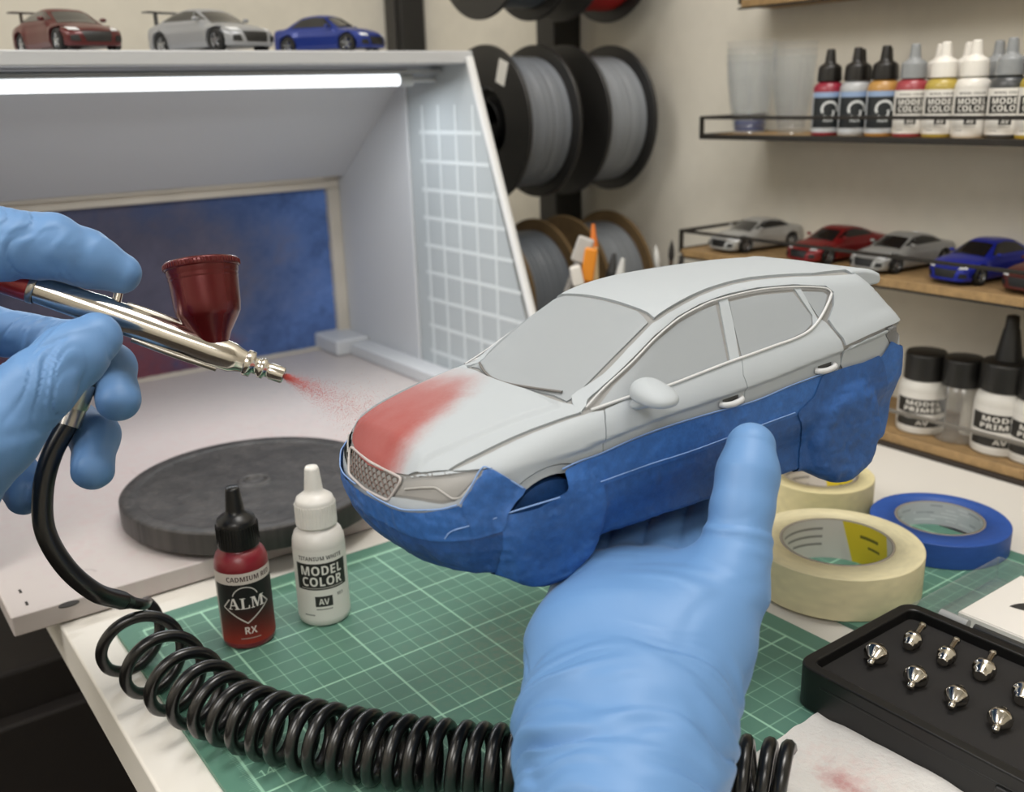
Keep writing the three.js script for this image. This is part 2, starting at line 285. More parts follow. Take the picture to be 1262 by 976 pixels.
// ---------------------------------------------------------------- spray booth
const BX0 = 0.050, BX1 = 0.440, BF = -0.494, BB = -0.900, FT = 0.012;
{ const t = thing('spray_booth', 'white tabletop spray booth with slanted sides and blue filter', 'spray booth', [0, 0, 0]);
  const mB = M(0xc4c6c9, 0.5), mIn = mB;
  const floorMap = canvasTex(1024, 1024, (c, w, h) => {
    c.fillStyle = '#bdb5b2'; c.fillRect(0, 0, w, h);
    const spray = (x, y, sx, sy, n, col, s) => { for (let i = 0; i < n; i++) { const a = hash3(i, 1, s) * 6.283, q = Math.sqrt(-2 * Math.log(0.002 + 0.997 * hash3(i, 2, s))); c.fillStyle = col; c.beginPath(); c.arc(x + Math.cos(a) * q * sx, y + Math.sin(a) * q * sy, 2 + 7 * hash3(i, 3, s), 0, 7); c.fill(); } };
    spray(380, 360, 190, 150, 5000, 'rgba(196,150,148,0.05)', 1); spray(620, 160, 200, 90, 4000, 'rgba(186,128,124,0.05)', 2); spray(250, 620, 150, 120, 2500, 'rgba(200,172,172,0.05)', 3); spray(760, 520, 120, 190, 2500, 'rgba(150,146,146,0.05)', 4);
    for (let i = 0; i < 60; i++) { const x = hash3(i, 1, 9) * w, y = hash3(i, 2, 9) * h; c.strokeStyle = `rgba(120,105,105,${0.10 + 0.2 * hash3(i, 3, 9)})`; c.lineWidth = 2 + 3 * hash3(i, 4, 9); c.beginPath(); c.arc(x, y, 8 + 30 * hash3(i, 5, 9), hash3(i, 6, 9) * 6, hash3(i, 6, 9) * 6 + 1.2); c.stroke(); }
  });
  const fp = bar(BX0, BX1 + 0.012, 0.001, FT, BB - 0.02, BF, 0.001); { const p = fp.attributes.position, uv = fp.attributes.uv; for (let i = 0; i < p.count; i++) uv.setXY(i, (p.getX(i) - BX0) / 0.4, (p.getZ(i) - BB + 0.02) / 0.43); }
  mesh('floor_panel', fp, M(0xffffff, 0.42, { map: floorMap }), t);
  for (const [u, v] of [[85, 745]]) { const q = onY(u, v, FT); mesh('slot', cyl(0.005, 0.005, 0.0006, 20).scale(1, 1, 0.55).translate(q.x, FT + 0.0002, q.z), M(0x2a2724, 0.7), t); }
  for (const [u, v] of [[25, 729], [33, 744]]) { const q = onY(u, v, FT); mesh('slot', box(0.0012, 0.0006, 0.004, 0.0002).translate(q.x, FT + 0.0002, q.z), M(0x2a2724, 0.7), t); }
  // right side: opaque rear part, seam post, ribbed translucent front part
  const zS = -0.748, roofY = 0.2745;
  const sideShape = (pts) => { const s = new THREE.Shape(pts.map(p => new THREE.Vector2(p[0], p[1]))); return new THREE.ExtrudeGeometry(s, { depth: 0.004, bevelEnabled: false }).rotateY(-Math.PI / 2); }; // shape x -> world z
  const mk = (pts, x) => { const g = sideShape(pts.map(([z, y]) => [z, y])); g.translate(x + 0.004, 0, 0); return g; };
  const rear = [[BB - 0.02, FT], [zS, FT], [zS, roofY], [BB - 0.02, roofY]], front = [[zS, FT], [-0.552, FT], [-0.59, 0.091], [-0.622, 0.181], [-0.655, roofY + 0.004], [zS, roofY]];
  mesh('side_panel', mk(rear, BX1), mIn, t);
  const sp = mesh('side_panel', mk(front, BX1), M(0xc3cacd, 0.45, { transmission: 0.25, thickness: 0 }), t);
  tag(sp, 'translucent panel with a faint grid of ribs');
  mesh('side_panel', mk([[BB - 0.02, FT], [-0.552, FT], [-0.655, roofY + 0.004], [BB - 0.02, roofY]], BX0 - 0.004), mIn, t);
  mesh('seam_strip', bar(BX1 - 0.003, BX1, FT, roofY - 0.012, zS - 0.003, zS + 0.003, 0.001), mB, t);
  const ribM = M(0xcdd3d5, 0.45);
  const zFront = y => -0.552 - (y - FT) / (roofY - FT) * 0.103;
  for (let k = 0; k < 9; k++) { const y = 0.035 + k * 0.0235; mesh('panel_rib', bar(BX1 - 0.00025, BX1, y - 0.0016, y + 0.0016, zS + 0.018, zFront(y) - 0.004, 0.0001), ribM, sp); }
  for (let k = 0; k < 5; k++) { const z = zS + 0.024 + k * 0.025; const top = Math.min(roofY - 0.03, FT + (roofY - FT) * Math.max(0.1, (-0.552 - z - 0.006) / 0.103)); mesh('panel_rib', bar(BX1 - 0.0004, BX1, FT + 0.01, top, z - 0.0014, z + 0.0014, 0.0001), ribM, sp); }
  { const a = V(BX1 + 0.001, FT, -0.550), b = V(BX1 + 0.001, roofY + 0.004, -0.653); mesh('edge_bead', rod(a, b, 0.0035, 0.0035, 10), M(0xd9dada, 0.4), t); }
  // lip at the foot of the side and the corner block
  mesh('floor_lip', bar(BX1 - 0.022, BX1, FT, FT + 0.012, -0.845, BF - 0.02, 0.002), mB, t);
  mesh('floor_lip', bar(BX1 - 0.036, BX1, FT, FT + 0.016, BB + 0.003, -0.845, 0.003), mB, t);
  // roof, hood slope, back wall round the filter
  mesh('roof_panel', bar(BX0 - 0.006, BX1 + 0.006, roofY, roofY + 0.009, BB - 0.02, -0.655, 0.001), mB, t);
  { const s = new THREE.Shape([new THREE.Vector2(0, 0), new THREE.Vector2(0.004, 0), new THREE.Vector2(0.004, 0.0)]);
    const y0 = 0.182, z0 = BB + 0.024, y1 = roofY - 0.002, z1 = -0.745, L = Math.hypot(y1 - y0, z1 - z0), a = Math.atan2(y1 - y0, z1 - z0);
    const g = box(BX1 - BX0, 0.003, L, 0.0005); g.rotateX(-a); g.translate((BX0 + BX1) / 2, (y0 + y1) / 2, (z0 + z1) / 2); mesh('hood_slope', g, mB, t); }
  const frT = noiseTex(256, 0.95, 0.06, [[4, 0.6], [16, 0.4]], true, [1, 0.985, 0.96]);
  const fr = (x0, x1, y0, y1) => boxUV(bar(x0, x1, y0, y1, BB, BB + 0.014, 0.0015), 3);
  mesh('filter_frame', merge([fr(BX0, BX1, 0.169, 0.184), fr(BX0, BX1, FT, 0.014), fr(BX0, BX0 + 0.012, 0.014, 0.169), fr(BX1 - 0.012, BX1, 0.014, 0.169), bar(BX0, BX1 - 0.02, 0.178, 0.187, BB + 0.012, BB + 0.022)]), M(0xd2cdc4, 0.5, { map: frT }), t);
  const filterMap = (() => { const w = 1024, h = 512, data = new Uint8Array(w * h * 4);
    const mixc = (a, b, k) => a.map((v, i) => v + (b[i] - v) * k);
    for (let y = 0; y < h; y++) for (let x = 0; x < w; x++) {
      const n = 0.5 * noise(x / 90, y / 80, 1) + 0.3 * noise(x / 35, y / 30, 2) + 0.2 * noise(x / 12, y / 12, 3) + 0.12 * noise(x / 4, y / 4, 4), X = x / w, Y = 1 - y / h;
      let col = mixc([68, 90, 138], [92, 124, 186], smooth(-0.6, 0.8, n * 0.6 + (X - 0.8) * 2.2));
      const br = smooth(0.02, 0.42, 0.62 - Math.hypot((X - 0.42) * 1.0, (Y - 0.45) * 0.8) + n * 0.16); col = mixc(col, [84, 78, 90], br * 0.85);
      const rd = smooth(-0.02, 0.38, Y - 0.62 + n * 0.22 - Math.max(0, X - 0.5) * 1.1); col = mixc(col, [112, 52, 60], rd * 0.8);
      const k = 1 + 0.12 * n, o = (y * w + x) * 4; for (let i = 0; i < 3; i++) data[o + i] = Math.max(0, Math.min(255, col[i] * k)); data[o + 3] = 255;
    }
    const t = new THREE.DataTexture(data, w, h); t.magFilter = t.minFilter = THREE.LinearFilter; t.colorSpace = THREE.SRGBColorSpace; t.needsUpdate = true; return t; })();
  const fg = new THREE.PlaneGeometry(BX1 - BX0 - 0.024, 0.155, 90, 40); { const p = fg.attributes.position; for (let i = 0; i < p.count; i++) p.setZ(i, 0.0012 * noise(p.getX(i) * 300, p.getY(i) * 300, 5)); fg.computeVertexNormals(); }
  mesh('filter_pad', fg.translate((BX0 + BX1) / 2, 0.0915, BB + 0.006), M(0xffffff, 0.95, { map: filterMap }), t);
  mesh('back_panel', bar(BX0, BX1, FT, roofY, BB - 0.02, BB, 0.001), mIn, t);
}
// LED tube under the booth roof: glowing tube + an area light of its size
{ const t = thing('led_tube_light', 'white glowing LED tube under the front of the booth roof', 'tube light', [0, 0, 0]);
  const y = 0.264, z = -0.70, x0 = 0.10, x1 = 0.405;
  mesh('light_tube', rod(V(x0, y, z), V(x1, y, z), 0.0042, 0.0042, 20), M(0xffffff, 0.5, { emissive: 0xf6fbff, emissiveIntensity: 2.0 }), t);
  const cap = M(0xb9bcbd, 0.4);
  mesh('end_cap', rod(V(x1, y, z), V(x1 + 0.012, y, z), 0.0048, 0.0048, 16), cap, t); mesh('end_cap', rod(V(x0 - 0.012, y, z), V(x0, y, z), 0.0048, 0.0048, 16), cap, t);
  mesh('end_pin', rod(V(x1 + 0.012, y, z), V(BX1 - 0.001, y, z), 0.002, 0.002, 10), cap, t); mesh('end_pin', rod(V(BX0 + 0.001, y, z), V(x0 - 0.012, y, z), 0.002, 0.002, 10), cap, t);
  mesh('light_rail', bar(BX0 + 0.002, BX1 - 0.002, 0.2685, 0.2715, z - 0.010, z + 0.012, 0.0005), M(0x9a9c9c, 0.5), t);
  const l = new THREE.RectAreaLight(0xf4faff, 66, x1 - x0, 0.008); l.position.set((x0 + x1) / 2, y - 0.0048, z); l.lookAt((x0 + x1) / 2, 0, z + 0.05); l.name = 'tube_glow'; t.add(l);
}
// turntable
{ const q = onY(314, 588, FT + 0.018); const t = thing('turntable', 'dark grey round turntable on the booth floor', 'turntable', [q.x, FT, q.z]);
  const tt = noiseTex(512, 0.72, 0.3, [[6, 0.25], [24, 0.35], [90, 0.3], [200, 0.2]]); tt.repeat.set(1, 1);
  const bt = noiseTex(256, 0.5, 0.45, [[20, 0.6], [60, 0.4]], false);
  const mt = M(0x4d4947, 0.5, { map: tt, bumpMap: bt, bumpScale: 0.0006 }), R = 0.079;
  const g = lathe([[0, 0.0145], [0.006, 0.0145], [0.0062, 0.0165], [0.0085, 0.0172], [0.0105, 0.0165], [0.011, 0.0155], [0.05, 0.0158], [0.068, 0.0158], [0.0692, 0.0166], [0.0715, 0.0172], [R - 0.002, 0.0172], [R, 0.0155], [R, 0.004], [R - 0.002, 0.003], [0.055, 0.002]], 96);
  { const p = g.attributes.position, uv = g.attributes.uv; for (let i = 0; i < p.count; i++) uv.setXY(i, p.getX(i) / 0.17 + 0.5, p.getZ(i) / 0.17 + 0.5); }
  mesh('platter', g, mt, t); mesh('turntable_base', cyl(0.058, 0.06, 0.0035, 48, 0.00175), M(0x26251f, 0.6), t);
}
// ---------------------------------------------------------------- the model car: body field in full-size metres (x forward, y up, left side at z < 0), scale 1:18
const CS = 1 / 18;
const Yc = spl([[-2.4, 1.32], [-1.95, 1.41], [-1.7, 1.445], [-1.3, 1.475], [-0.8, 1.495], [-0.3, 1.495], [0, 1.475], [0.25, 1.43], [0.38, 1.368], [0.6, 1.248], [0.9, 1.07], [1.0, 1.01], [1.08, 0.99], [1.3, 0.955], [1.55, 0.905], [1.8, 0.84], [1.95, 0.78], [2.05, 0.715], [2.13, 0.62], [2.3, 0.35], [2.6, -0.3]]);
const Wd = spl([[-2.2, 0.70], [-2.05, 0.785], [-1.85, 0.845], [-1.6, 0.88], [-1.2, 0.895], [0, 0.895], [1.0, 0.892], [1.35, 0.885], [1.6, 0.862], [1.8, 0.815], [1.95, 0.755], [2.1, 0.66], [2.25, 0.52]]);
const Ych = spl([[-2.3, 1.03], [-1.9, 1.0], [-1.3, 0.95], [-0.9, 0.915], [-0.5, 0.873], [0, 0.838], [0.5, 0.808], [0.9, 0.765], [1.2, 0.735], [2.2, 0.72]]);
const Ybl = spl([[-2.2, 1.14], [-1.4, 1.12], [-0.9, 1.085], [-0.2, 1.025], [0.3, 0.98], [0.7, 0.955], [1.0, 0.93], [2.2, 0.86]]);
const Xr = spl([[0.05, -2.02], [0.35, -2.13], [0.6, -2.165], [0.85, -2.15], [0.98, -2.125], [1.1, -2.04], [1.3, -1.88], [1.5, -1.72]]);
const Xn = spl([[0.05, 1.93], [0.2, 2.06], [0.35, 2.115], [0.55, 2.12], [0.7, 2.08], [0.8, 2.0], [1.2, 1.6]]);
function bodyField(x, y, z) {
  const az = Math.abs(z), z2 = az * az, xs = x + 0.26 * z2 * smooth(-0.4, 0.4, x);
  const sl = (Yc(xs + 0.03) - Yc(xs - 0.03)) / 0.06;
  let yt = Yc(xs) - (0.08 + 0.03 * smooth(0.9, 0.2, x)) * z2;
  const d1 = (y - yt) / Math.sqrt(1 + sl * sl);
  const yc = Ych(x), yb = Ybl(x); let o, k2 = 1;
  const crease = smooth(1.5, 0.9, x);
  if (y < yc) { const t = yc - y; o = -(0.032 * smooth(0, 0.036, t) * crease) + 0.012 * smooth(0.05, 0.3, t) - 0.09 * smooth(0.38, 0.66, t); }
  else if (y < yb) { const t = (y - yc) / (yb - yc); o = -0.03 * t - 0.045 * t * t; }
  else { o = -0.075 - 0.55 * (y - yb) - 0.05 * smooth(0, 0.06, y - yb) * (y - yb) ; k2 = 0.87; }
  const d2 = (az - Wd(x) - o) * k2;
  const d3 = (x - Xn(y) + 0.20 * z2 + 0.22 * z2 * z2) * 0.96, d4 = (Xr(y) + 0.14 * z2 - x) * 0.92, d5 = 0.09 - y;
  let d = smax(d1, d2, 0.09); d = smax(d, d3, 0.10); d = smax(d, d4, 0.10); return smax(d, d5, 0.06);
}
const AX = [1.29, -1.318], WR = 0.33;
const archField = (x, y, z, r = 0.375) => Math.max(Math.min(Math.hypot(x - AX[0], y - 0.25), Math.hypot(x - AX[1], y - 0.25)) - r, 0.58 - Math.abs(z));
const coreField = (x, y, z) => Math.max(bodyField(x, y, z) + 0.016, -archField(x, y, z));
const CARQ = new THREE.Quaternion().setFromEuler(new THREE.Euler(1.81 * D2R, 175.67 * D2R, -1.166 * D2R, 'YZX'));
const CARP = V(0.262, 0.0952, -0.2787);
const toCar = p => p.clone().sub(CARP).applyQuaternion(CARQ.clone().invert()).divideScalar(CS);
const fromCar = p => p.clone().multiplyScalar(CS).applyQuaternion(CARQ).add(CARP);
// a traced pixel, dropped onto the car's skin
function onCar(u, v, F = bodyField) {
  const o = toCar(EYE), d = toCar(atDepth(u, v, 1)).sub(o).normalize(); let t = 3.5, p, f, last;
  for (let i = 0; i < 4000; i++) { p = o.clone().addScaledVector(d, t); f = F(p.x, p.y, p.z); if (f < 0) break; last = t; t += Math.max(0.002, Math.min(0.2, f * 0.5)); if (t > 14) return null; }
  let a = last, b = t; for (let i = 0; i < 24; i++) { const m = (a + b) / 2; p = o.clone().addScaledVector(d, m); F(p.x, p.y, p.z) < 0 ? b = m : a = m; }
  return p;
}

// ---------------------------------------------------------------- model car, built from panels lying on the body field
{
  const car = thing('model_car', 'grey primered hatchback model car with red sprayed bonnet, lower half taped', 'model car', CARP); car.quaternion.copy(CARQ);
  const add = (name, g, m, parent = car) => mesh(name, g.scale(CS, CS, CS), m, parent);
  const primBump = noiseTex(256, 0.5, 0.3, [[128, 0.6], [64, 0.4]], false); primBump.repeat.set(3, 3);
  const primer = M(0xabb2b8, 0.62), mGlass = M(0x959ba0, 0.6), mCore = M(0x8c8c8b, 0.75);
  const T3 = a => a.map(([u, v]) => onCar(u, v)).filter(p => p);
  const S2 = a => T3(a).map(p => [p.x, p.y]), U2 = a => T3(a).map(p => [p.x, p.z]);
  const inset = (poly, d) => { const n = poly.length, ar = poly.reduce((s, p, i) => { const q = poly[(i + 1) % n]; return s + p[0] * q[1] - q[0] * p[1]; }, 0) > 0 ? 1 : -1; return poly.map((p, i) => { const a = poly[(i + n - 1) % n], b = poly[(i + 1) % n]; let e = [p[0] - a[0], p[1] - a[1]], f = [b[0] - p[0], b[1] - p[1]]; const le = Math.hypot(...e) || 1, lf = Math.hypot(...f) || 1; let nx = -(e[1] / le + f[1] / lf), ny = e[0] / le + f[0] / lf; const l = Math.hypot(nx, ny) || 1; return [p[0] + ar * nx / l * d, p[1] + ar * ny / l * d]; }); };
  const fine = (poly, step = 0.06) => { const o = []; poly.forEach((p, i) => { const q = poly[(i + 1) % poly.length], m = Math.max(1, Math.ceil(Math.hypot(q[0] - p[0], q[1] - p[1]) / step)); for (let k = 0; k < m; k++) o.push([lerp(p[0], q[0], k / m), lerp(p[1], q[1], k / m)]); }); return o; };
  const hit = (f, a, b) => { for (let i = 0; i < 22; i++) { const m = (a + b) / 2; f(m) < 0 ? b = m : a = m; } return b; };   // a outside, b inside
  const skin = (x, y, z, off) => { const n = grad(bodyField, x, y, z, 0.006).normalize(); return [V(x, y, z).addScaledVector(n, off), n]; };
  const sideMap = (off = 0, sg = -1) => (x, y) => skin(x, y, sg * hit(z => bodyField(x, y, z), 1.15, 0), off);
  const topMap = (off = 0) => (x, z) => skin(x, hit(y => bodyField(x, y, z), 1.8, 0.3), z, off);
  const dirMap = (d, ex, off = 0) => (a, b) => { const o = ex.clone().multiplyScalar(a).add(V(0, b, 0)).addScaledVector(d, 4); const s = hit(t => { const p = o.clone().addScaledVector(d, -t); return bodyField(p.x, p.y, p.z); }, 1.2, 4); const p = o.addScaledVector(d, -s); return skin(p.x, p.y, p.z, off); };
  const GAP = 0.0045, TH = 0.02;
  const both = (name, poly, m, off = 0, cell = 0.05, th = TH) => [-1, 1].map(sg => add(name, sheet(fine(poly), sideMap(off, sg), cell, th), m));
  // core below the panels: it shows only in the gaps
  const core = add('body_core', nets(coreField, [-2.35, 0, -1], [2.35, 1.6, 1], 0.032), mCore);

  // bonnet with the sprayed red half
  const edgeN = T3([[552, 580], [570, 569], [590, 559], [612, 548], [631, 539], [655, 529], [680, 520], [700, 513], [714, 509]]).map(p => [p.x, p.z]);
  const rearX = z => 1.115 - 0.33 * z * z;
  const half = [[2.085, 0], [2.075, -0.15], [2.052, -0.28], [2.012, -0.42], [1.94, -0.54], ...edgeN]; const last = half[half.length - 1];
  for (let k = 0; k <= 6; k++) { const z = lerp(last[1] + 0.03, 0, k / 6); half.push([Math.max(rearX(z), 0.9), z]); }
  const mirrorPoly = h => [...h, ...h.slice(1, -1).reverse().map(([a, b]) => [a, -b])];
  const hoodPoly = inset(mirrorPoly(half), GAP);
  // creases pressed into the bonnet
  const creaseZ = [T3([[528, 567], [560, 552], [590, 539], [617, 527], [650, 515], [685, 504]]).map(p => [p.x, Math.abs(p.z)])].map(a => spl(a.sort((p, q) => p[0] - q[0])))[0];
  const hoodField = (x, y, z) => bodyField(x, y, z) - 0.036 * smooth(0.026, -0.026, Math.abs(z) - creaseZ(x)) * smooth(2.02, 1.9, x) * smooth(1.0, 1.1, x) * 0.8;
  const hoodMap = (x, z) => { const y = hit(q => hoodField(x, q, z), 1.8, 0.3), n = grad(hoodField, x, y, z, 0.004).normalize(); return [V(x, y, z), n]; };
  const e0 = onCar(606, 468), e1 = onCar(492, 572), N = 512;
  const redMap = (() => { const d = new Uint8Array(N * N * 4), lx = e1.x - e0.x, lz = e1.z - e0.z, L = Math.hypot(lx, lz);
    for (let j = 0; j < N; j++) for (let i = 0; i < N; i++) {
      const x = 0.8 + 1.4 * i / N, z = -0.9 + 1.8 * j / N, s = ((x - e0.x) * lz - (z - e0.z) * lx) / L * -1, along_ = ((x - e0.x) * lx + (z - e0.z) * lz) / L;
      const g = 0.022 * noise(x * 9, z * 9, 1) + 0.010 * noise(x * 50, z * 50, 2) + 0.02 * (hash3(i, j, 5) - 0.5);
      let k = smooth(-0.13, 0.16, s + g) * smooth(1.02, 1.52, x + 1.2 * g - 0.05 * z) * (0.86 + g * 2); k *= 0.82 + 0.18 * smooth(1.4, 1.9, x);
      const a = [171, 178, 184], b = [150, 60, 54], o = (j * N + i) * 4; for (let c = 0; c < 3; c++) d[o + c] = Math.max(0, Math.min(255, a[c] + (b[c] - a[c]) * k)); d[o + 3] = 255;
    }
    const t = new THREE.DataTexture(d, N, N); t.magFilter = t.minFilter = THREE.LinearFilter; t.colorSpace = THREE.SRGBColorSpace; t.needsUpdate = true; return t; })();
  { const g = sheet(fine(hoodPoly, 0.04), hoodMap, 0.0125, TH); const uv = g.attributes.uv; for (let i = 0; i < uv.count; i++) uv.setXY(i, (uv.getX(i) - 0.8) / 1.4, (uv.getY(i) + 0.9) / 1.8);
    tag(add('bonnet', g, M(0xffffff, 0.6, { map: redMap })), 'grey bonnet half sprayed with red paint'); }

  // windscreen, roof, spoiler
  const wsTopX = z => 0.262 - 0.1 * z * z;
  const wsHalf = [[1.075, 0], [1.055, -0.25], [0.985, -0.48], ...U2([[698, 494], [740, 456], [770, 426], [799, 397]])]; { const l = wsHalf[wsHalf.length - 1]; for (let k = 1; k <= 4; k++) wsHalf.push([wsTopX(lerp(l[1], 0, k / 4)), lerp(l[1], 0, k / 4)]); }
  add('windscreen', sheet(fine(inset(mirrorPoly(wsHalf), GAP)), topMap(-0.004), 0.05, TH), mGlass);
  const ditch = T3([[806, 393], [820, 383], [840, 371], [860, 361], [880, 353], [900, 347], [925, 342], [950, 339.5], [980, 337.5], [1003, 337]]).map(p => [p.x, p.z]);
  const roofHalf = [[0.245, 0], [wsTopX(-0.3) - 0.012, -0.3], ...ditch, [-1.80, ditch[ditch.length - 1][1] + 0.02], [-1.84, -0.3], [-1.86, 0]];
  add('roof', sheet(fine(inset(mirrorPoly(roofHalf), GAP + 0.002)), topMap(0.003), 0.05, 0.024), primer);
  { const s = new THREE.Shape(); s.moveTo(-1.76, 1.405); s.quadraticCurveTo(-1.98, 1.385, -2.075, 1.335); s.quadraticCurveTo(-2.09, 1.30, -2.06, 1.295); s.lineTo(-1.80, 1.30);
    const g = new THREE.ExtrudeGeometry(s, { depth: 1.02, bevelEnabled: true, bevelThickness: 0.05, bevelSize: 0.025, bevelSegments: 4, curveSegments: 10 }).translate(0, 0.022, -0.51);
    const p = g.attributes.position; for (let i = 0; i < p.count; i++) { const z = p.getZ(i); p.setX(i, p.getX(i) + 0.22 * z * z); p.setY(i, p.getY(i) - 0.10 * z * z); } g.computeVertexNormals(); add('roof_spoiler', g, primer); }

  // side panels, traced on the near side and mirrored
  const arc = (r, a0, a1, cx, n = 22) => Array.from({ length: n + 1 }, (_, i) => { const a = lerp(a0, a1, i / n) * D2R; return [cx + r * Math.cos(a), 0.25 + r * Math.sin(a)]; });
  const shoulder = T3([[556, 580], [572, 571], [592, 561], [614, 550], [633, 541], [657, 531], [682, 522], [702, 515], [716, 511]]).map(p => [p.x, p.y]);
  const doorF = S2([[744, 505], [746, 520], [747, 540]]);
  both('front_wing', inset([...shoulder, ...S2([[728, 507]]), ...doorF, [doorF[2][0] + 0.01, 0.55], [doorF[2][0] + 0.01, 0.45], ...arc(0.435, 152, 33, AX[0]), [1.69, 0.58], ...S2([[606, 577], [585, 580]])], GAP), primer, 0.002, 0.025);
  both('wheel_arch_lip', [...arc(0.43, 170, 8, AX[0]), ...arc(0.378, 8, 170, AX[0])], primer, -0.008, 0.04, 0.12);
  const bGap = S2([[914, 441], [916, 462], [918, 482]]);
  const fdoor = [...S2([[745, 504], [773, 491], [800, 483], [827, 475.5], [862, 462], [898, 448]]), ...bGap, [bGap[2][0] + 0.02, 0.55], [bGap[2][0] + 0.03, 0.2], [doorF[2][0] + 0.01, 0.2], [doorF[2][0] + 0.01, 0.55], doorF[2], doorF[1]];
  both('front_door', inset(fdoor, GAP * 0.6), primer, 0, 0.016);
  const rdoorE = S2([[1018, 397], [1030, 411], [1037, 420], [1040, 432], [1036, 449]]);
  both('rear_door', inset([bGap[0], ...S2([[955, 427.5], [975, 420.5], [993, 412], [1003, 404], [1012, 393]]), ...rdoorE, [rdoorE[4][0] + 0.12, 0.66], [rdoorE[4][0] + 0.24, 0.5], [rdoorE[4][0] + 0.26, 0.2], [bGap[2][0] + 0.03, 0.2], [bGap[2][0] + 0.02, 0.55], bGap[2], bGap[1]], GAP * 0.6), primer, 0, 0.016);
  both('rear_wing', inset([...S2([[1041, 433], [1055, 425], [1070, 417], [1085, 410.5], [1094, 406]]), [-2.0, 0.9], [-2.0, 0.62], [-1.72, 0.62], [-1.5, 0.70], [-1.3, 0.72], rdoorE[4]], GAP * 0.6), primer, 0, 0.016);
  // frame: A pillar, cant rail, C pillar
  const upper = S2([[716, 509], [704, 497.5], [742, 460], [772, 429.5], [803, 398], [822, 386], [842, 374.5], [862, 364], [882, 356], [902, 350], [927, 345], [950, 342.5], [980, 340.5], [1003, 340]]);
  const tail = [[-1.80, 1.385], [-1.88, 1.33], [-1.97, 1.20], [-2.05, 1.08], [-2.07, 1.03], ...S2([[1092, 403.5], [1070, 413.5], [1043, 426], [1039, 417], [1031, 408]])];
  const low = S2([[1021, 394], [1027, 376], [1027, 360], [1018, 353], [978, 351], [933, 355], [898, 362.5], [884, 367], [862, 375.5], [836, 390], [808, 413], [778, 444], [745, 475], [724, 500]]);
  both('side_frame', inset([...upper, ...tail, ...low], GAP * 0.7), primer, 0.002, 0.04);
  // windows and pillars, set back from the frame
  const fwin = S2([[738, 499], [773, 488], [827, 472.5], [862, 459], [898, 445], [893, 420], [883, 374], [862, 382], [836, 397], [808, 420], [778, 452], [755, 474]]);
  both('side_window', inset(fwin, 0.004), mGlass, -0.010, 0.06, 0.004);
  const rwin = S2([[915, 439], [955, 424.5], [975, 417.5], [993, 409], [1002, 399], [1001, 388], [978, 358.5], [933, 362.5], [899, 370.5], [905, 400]]);
  both('side_window', inset(rwin, 0.004), mGlass, -0.010, 0.06, 0.004);
  const qwin = S2([[988, 358], [1016, 358.5], [1021, 363], [1018, 376], [1011, 392]]);
  both('quarter_window', inset(qwin, 0.003), mGlass, -0.010, 0.06, 0.004);
  both('door_pillar', S2([[901, 447], [912, 442], [905, 400], [897, 367], [886, 370], [896, 420]]), primer, -0.005, 0.05, 0.01);
  both('door_pillar', S2([[1003, 403], [1009, 394], [987, 355], [979, 355], [1002, 388]]), primer, -0.005, 0.05, 0.01);
  const litBeadM = M(0xc6c8ca, 0.45);  // paler than the primer: light on the window trim is painted in
  const bead = (px, r, name, off = 0.004, m = litBeadM) => { const p = T3(px).map(q => { const n = grad(bodyField, q.x, q.y, q.z, 0.006).normalize(); return q.addScaledVector(n, off); }); for (const sg of [1, -1]) add(name, tube(p.map(q => V(q.x, q.y, q.z * sg)), r, p.length * 8, 7), m); };
  bead([[728, 506], [745, 500], [773, 490], [800, 482], [827, 474], [862, 460.5], [898, 446.5], [925, 437], [955, 426], [975, 419], [993, 410.5], [1004, 401], [1013, 388], [1021, 372], [1024.5, 362]], 0.0105, 'window_trim');
  bead([[722, 503], [745, 478], [778, 447.5], [808, 416.5], [836, 393], [862, 378.5], [884, 369.5], [933, 358], [978, 353.8], [1010, 354.5], [1021, 357], [1024.5, 362]], 0.007, 'window_trim');
  // wiper and cowl lines at the foot of the screen
  bead([[592, 449], [597, 459], [607, 468], [622, 474], [648, 486]], 0.009, 'wiper', 0.012, M(0x6d6a68, 0.6));

  // nose: bumper skin, headlamps, grille
  const dn = V(1, 0, -1).normalize(), exn = V(-1, 0, -1).normalize(), chart = p => [p.dot(exn), p.y];
  const lampPx = [[484, 611], [489, 592], [520, 588.5], [560, 585], [594, 581.5], [585, 592], [571, 608], [560, 617], [545, 620], [520, 616], [500, 613]];
  const lampPoly = T3(lampPx).map(chart);
  const skinMesh = nets((x, y, z) => bodyField(x, y, z), [1.45, 0.0, -1], [2.35, 1.0, 1], 0.022);
  const lampSD = polySD(lampPoly), lampAt = (x, y, z) => lampSD(...chart(V(x, y, -Math.abs(z))));
  const grPoly = (() => { const b = T3([[445, 600], [456, 603], [467, 609], [478, 600], [484, 588], [468, 573], [455, 560]]).map(p => [Math.abs(p.z), p.y]); return b; })();
  const gy0 = 0.505, gy1 = 0.655, gw = 0.36;
  const grSD = polySD([[-gw, gy1], [-gw - 0.02, gy1 - 0.03], [-gw * 0.82, gy0], [gw * 0.82, gy0], [gw + 0.02, gy1 - 0.03], [gw, gy1]]);
  const hoodSD = polySD(mirrorPoly(half)), wingCut = polySD([...shoulder, [0.9, 0.9], [0.9, 0.3], [1.69, 0.3], [1.69, 0.58], ...S2([[606, 577], [585, 580]])]);
  const noseMask = (x, y, z) => Math.max(1.66 - x, -(lampAt(x, y, z) - 0.006), -(grSD(z, y) - 0.008), y > 0.55 ? -(hoodSD(x, z) - 0.005) : -1, y > 0.5 ? -(wingCut(x, y) - 0.004) : -1);
  add('bumper', clip(skinMesh, noseMask), primer);
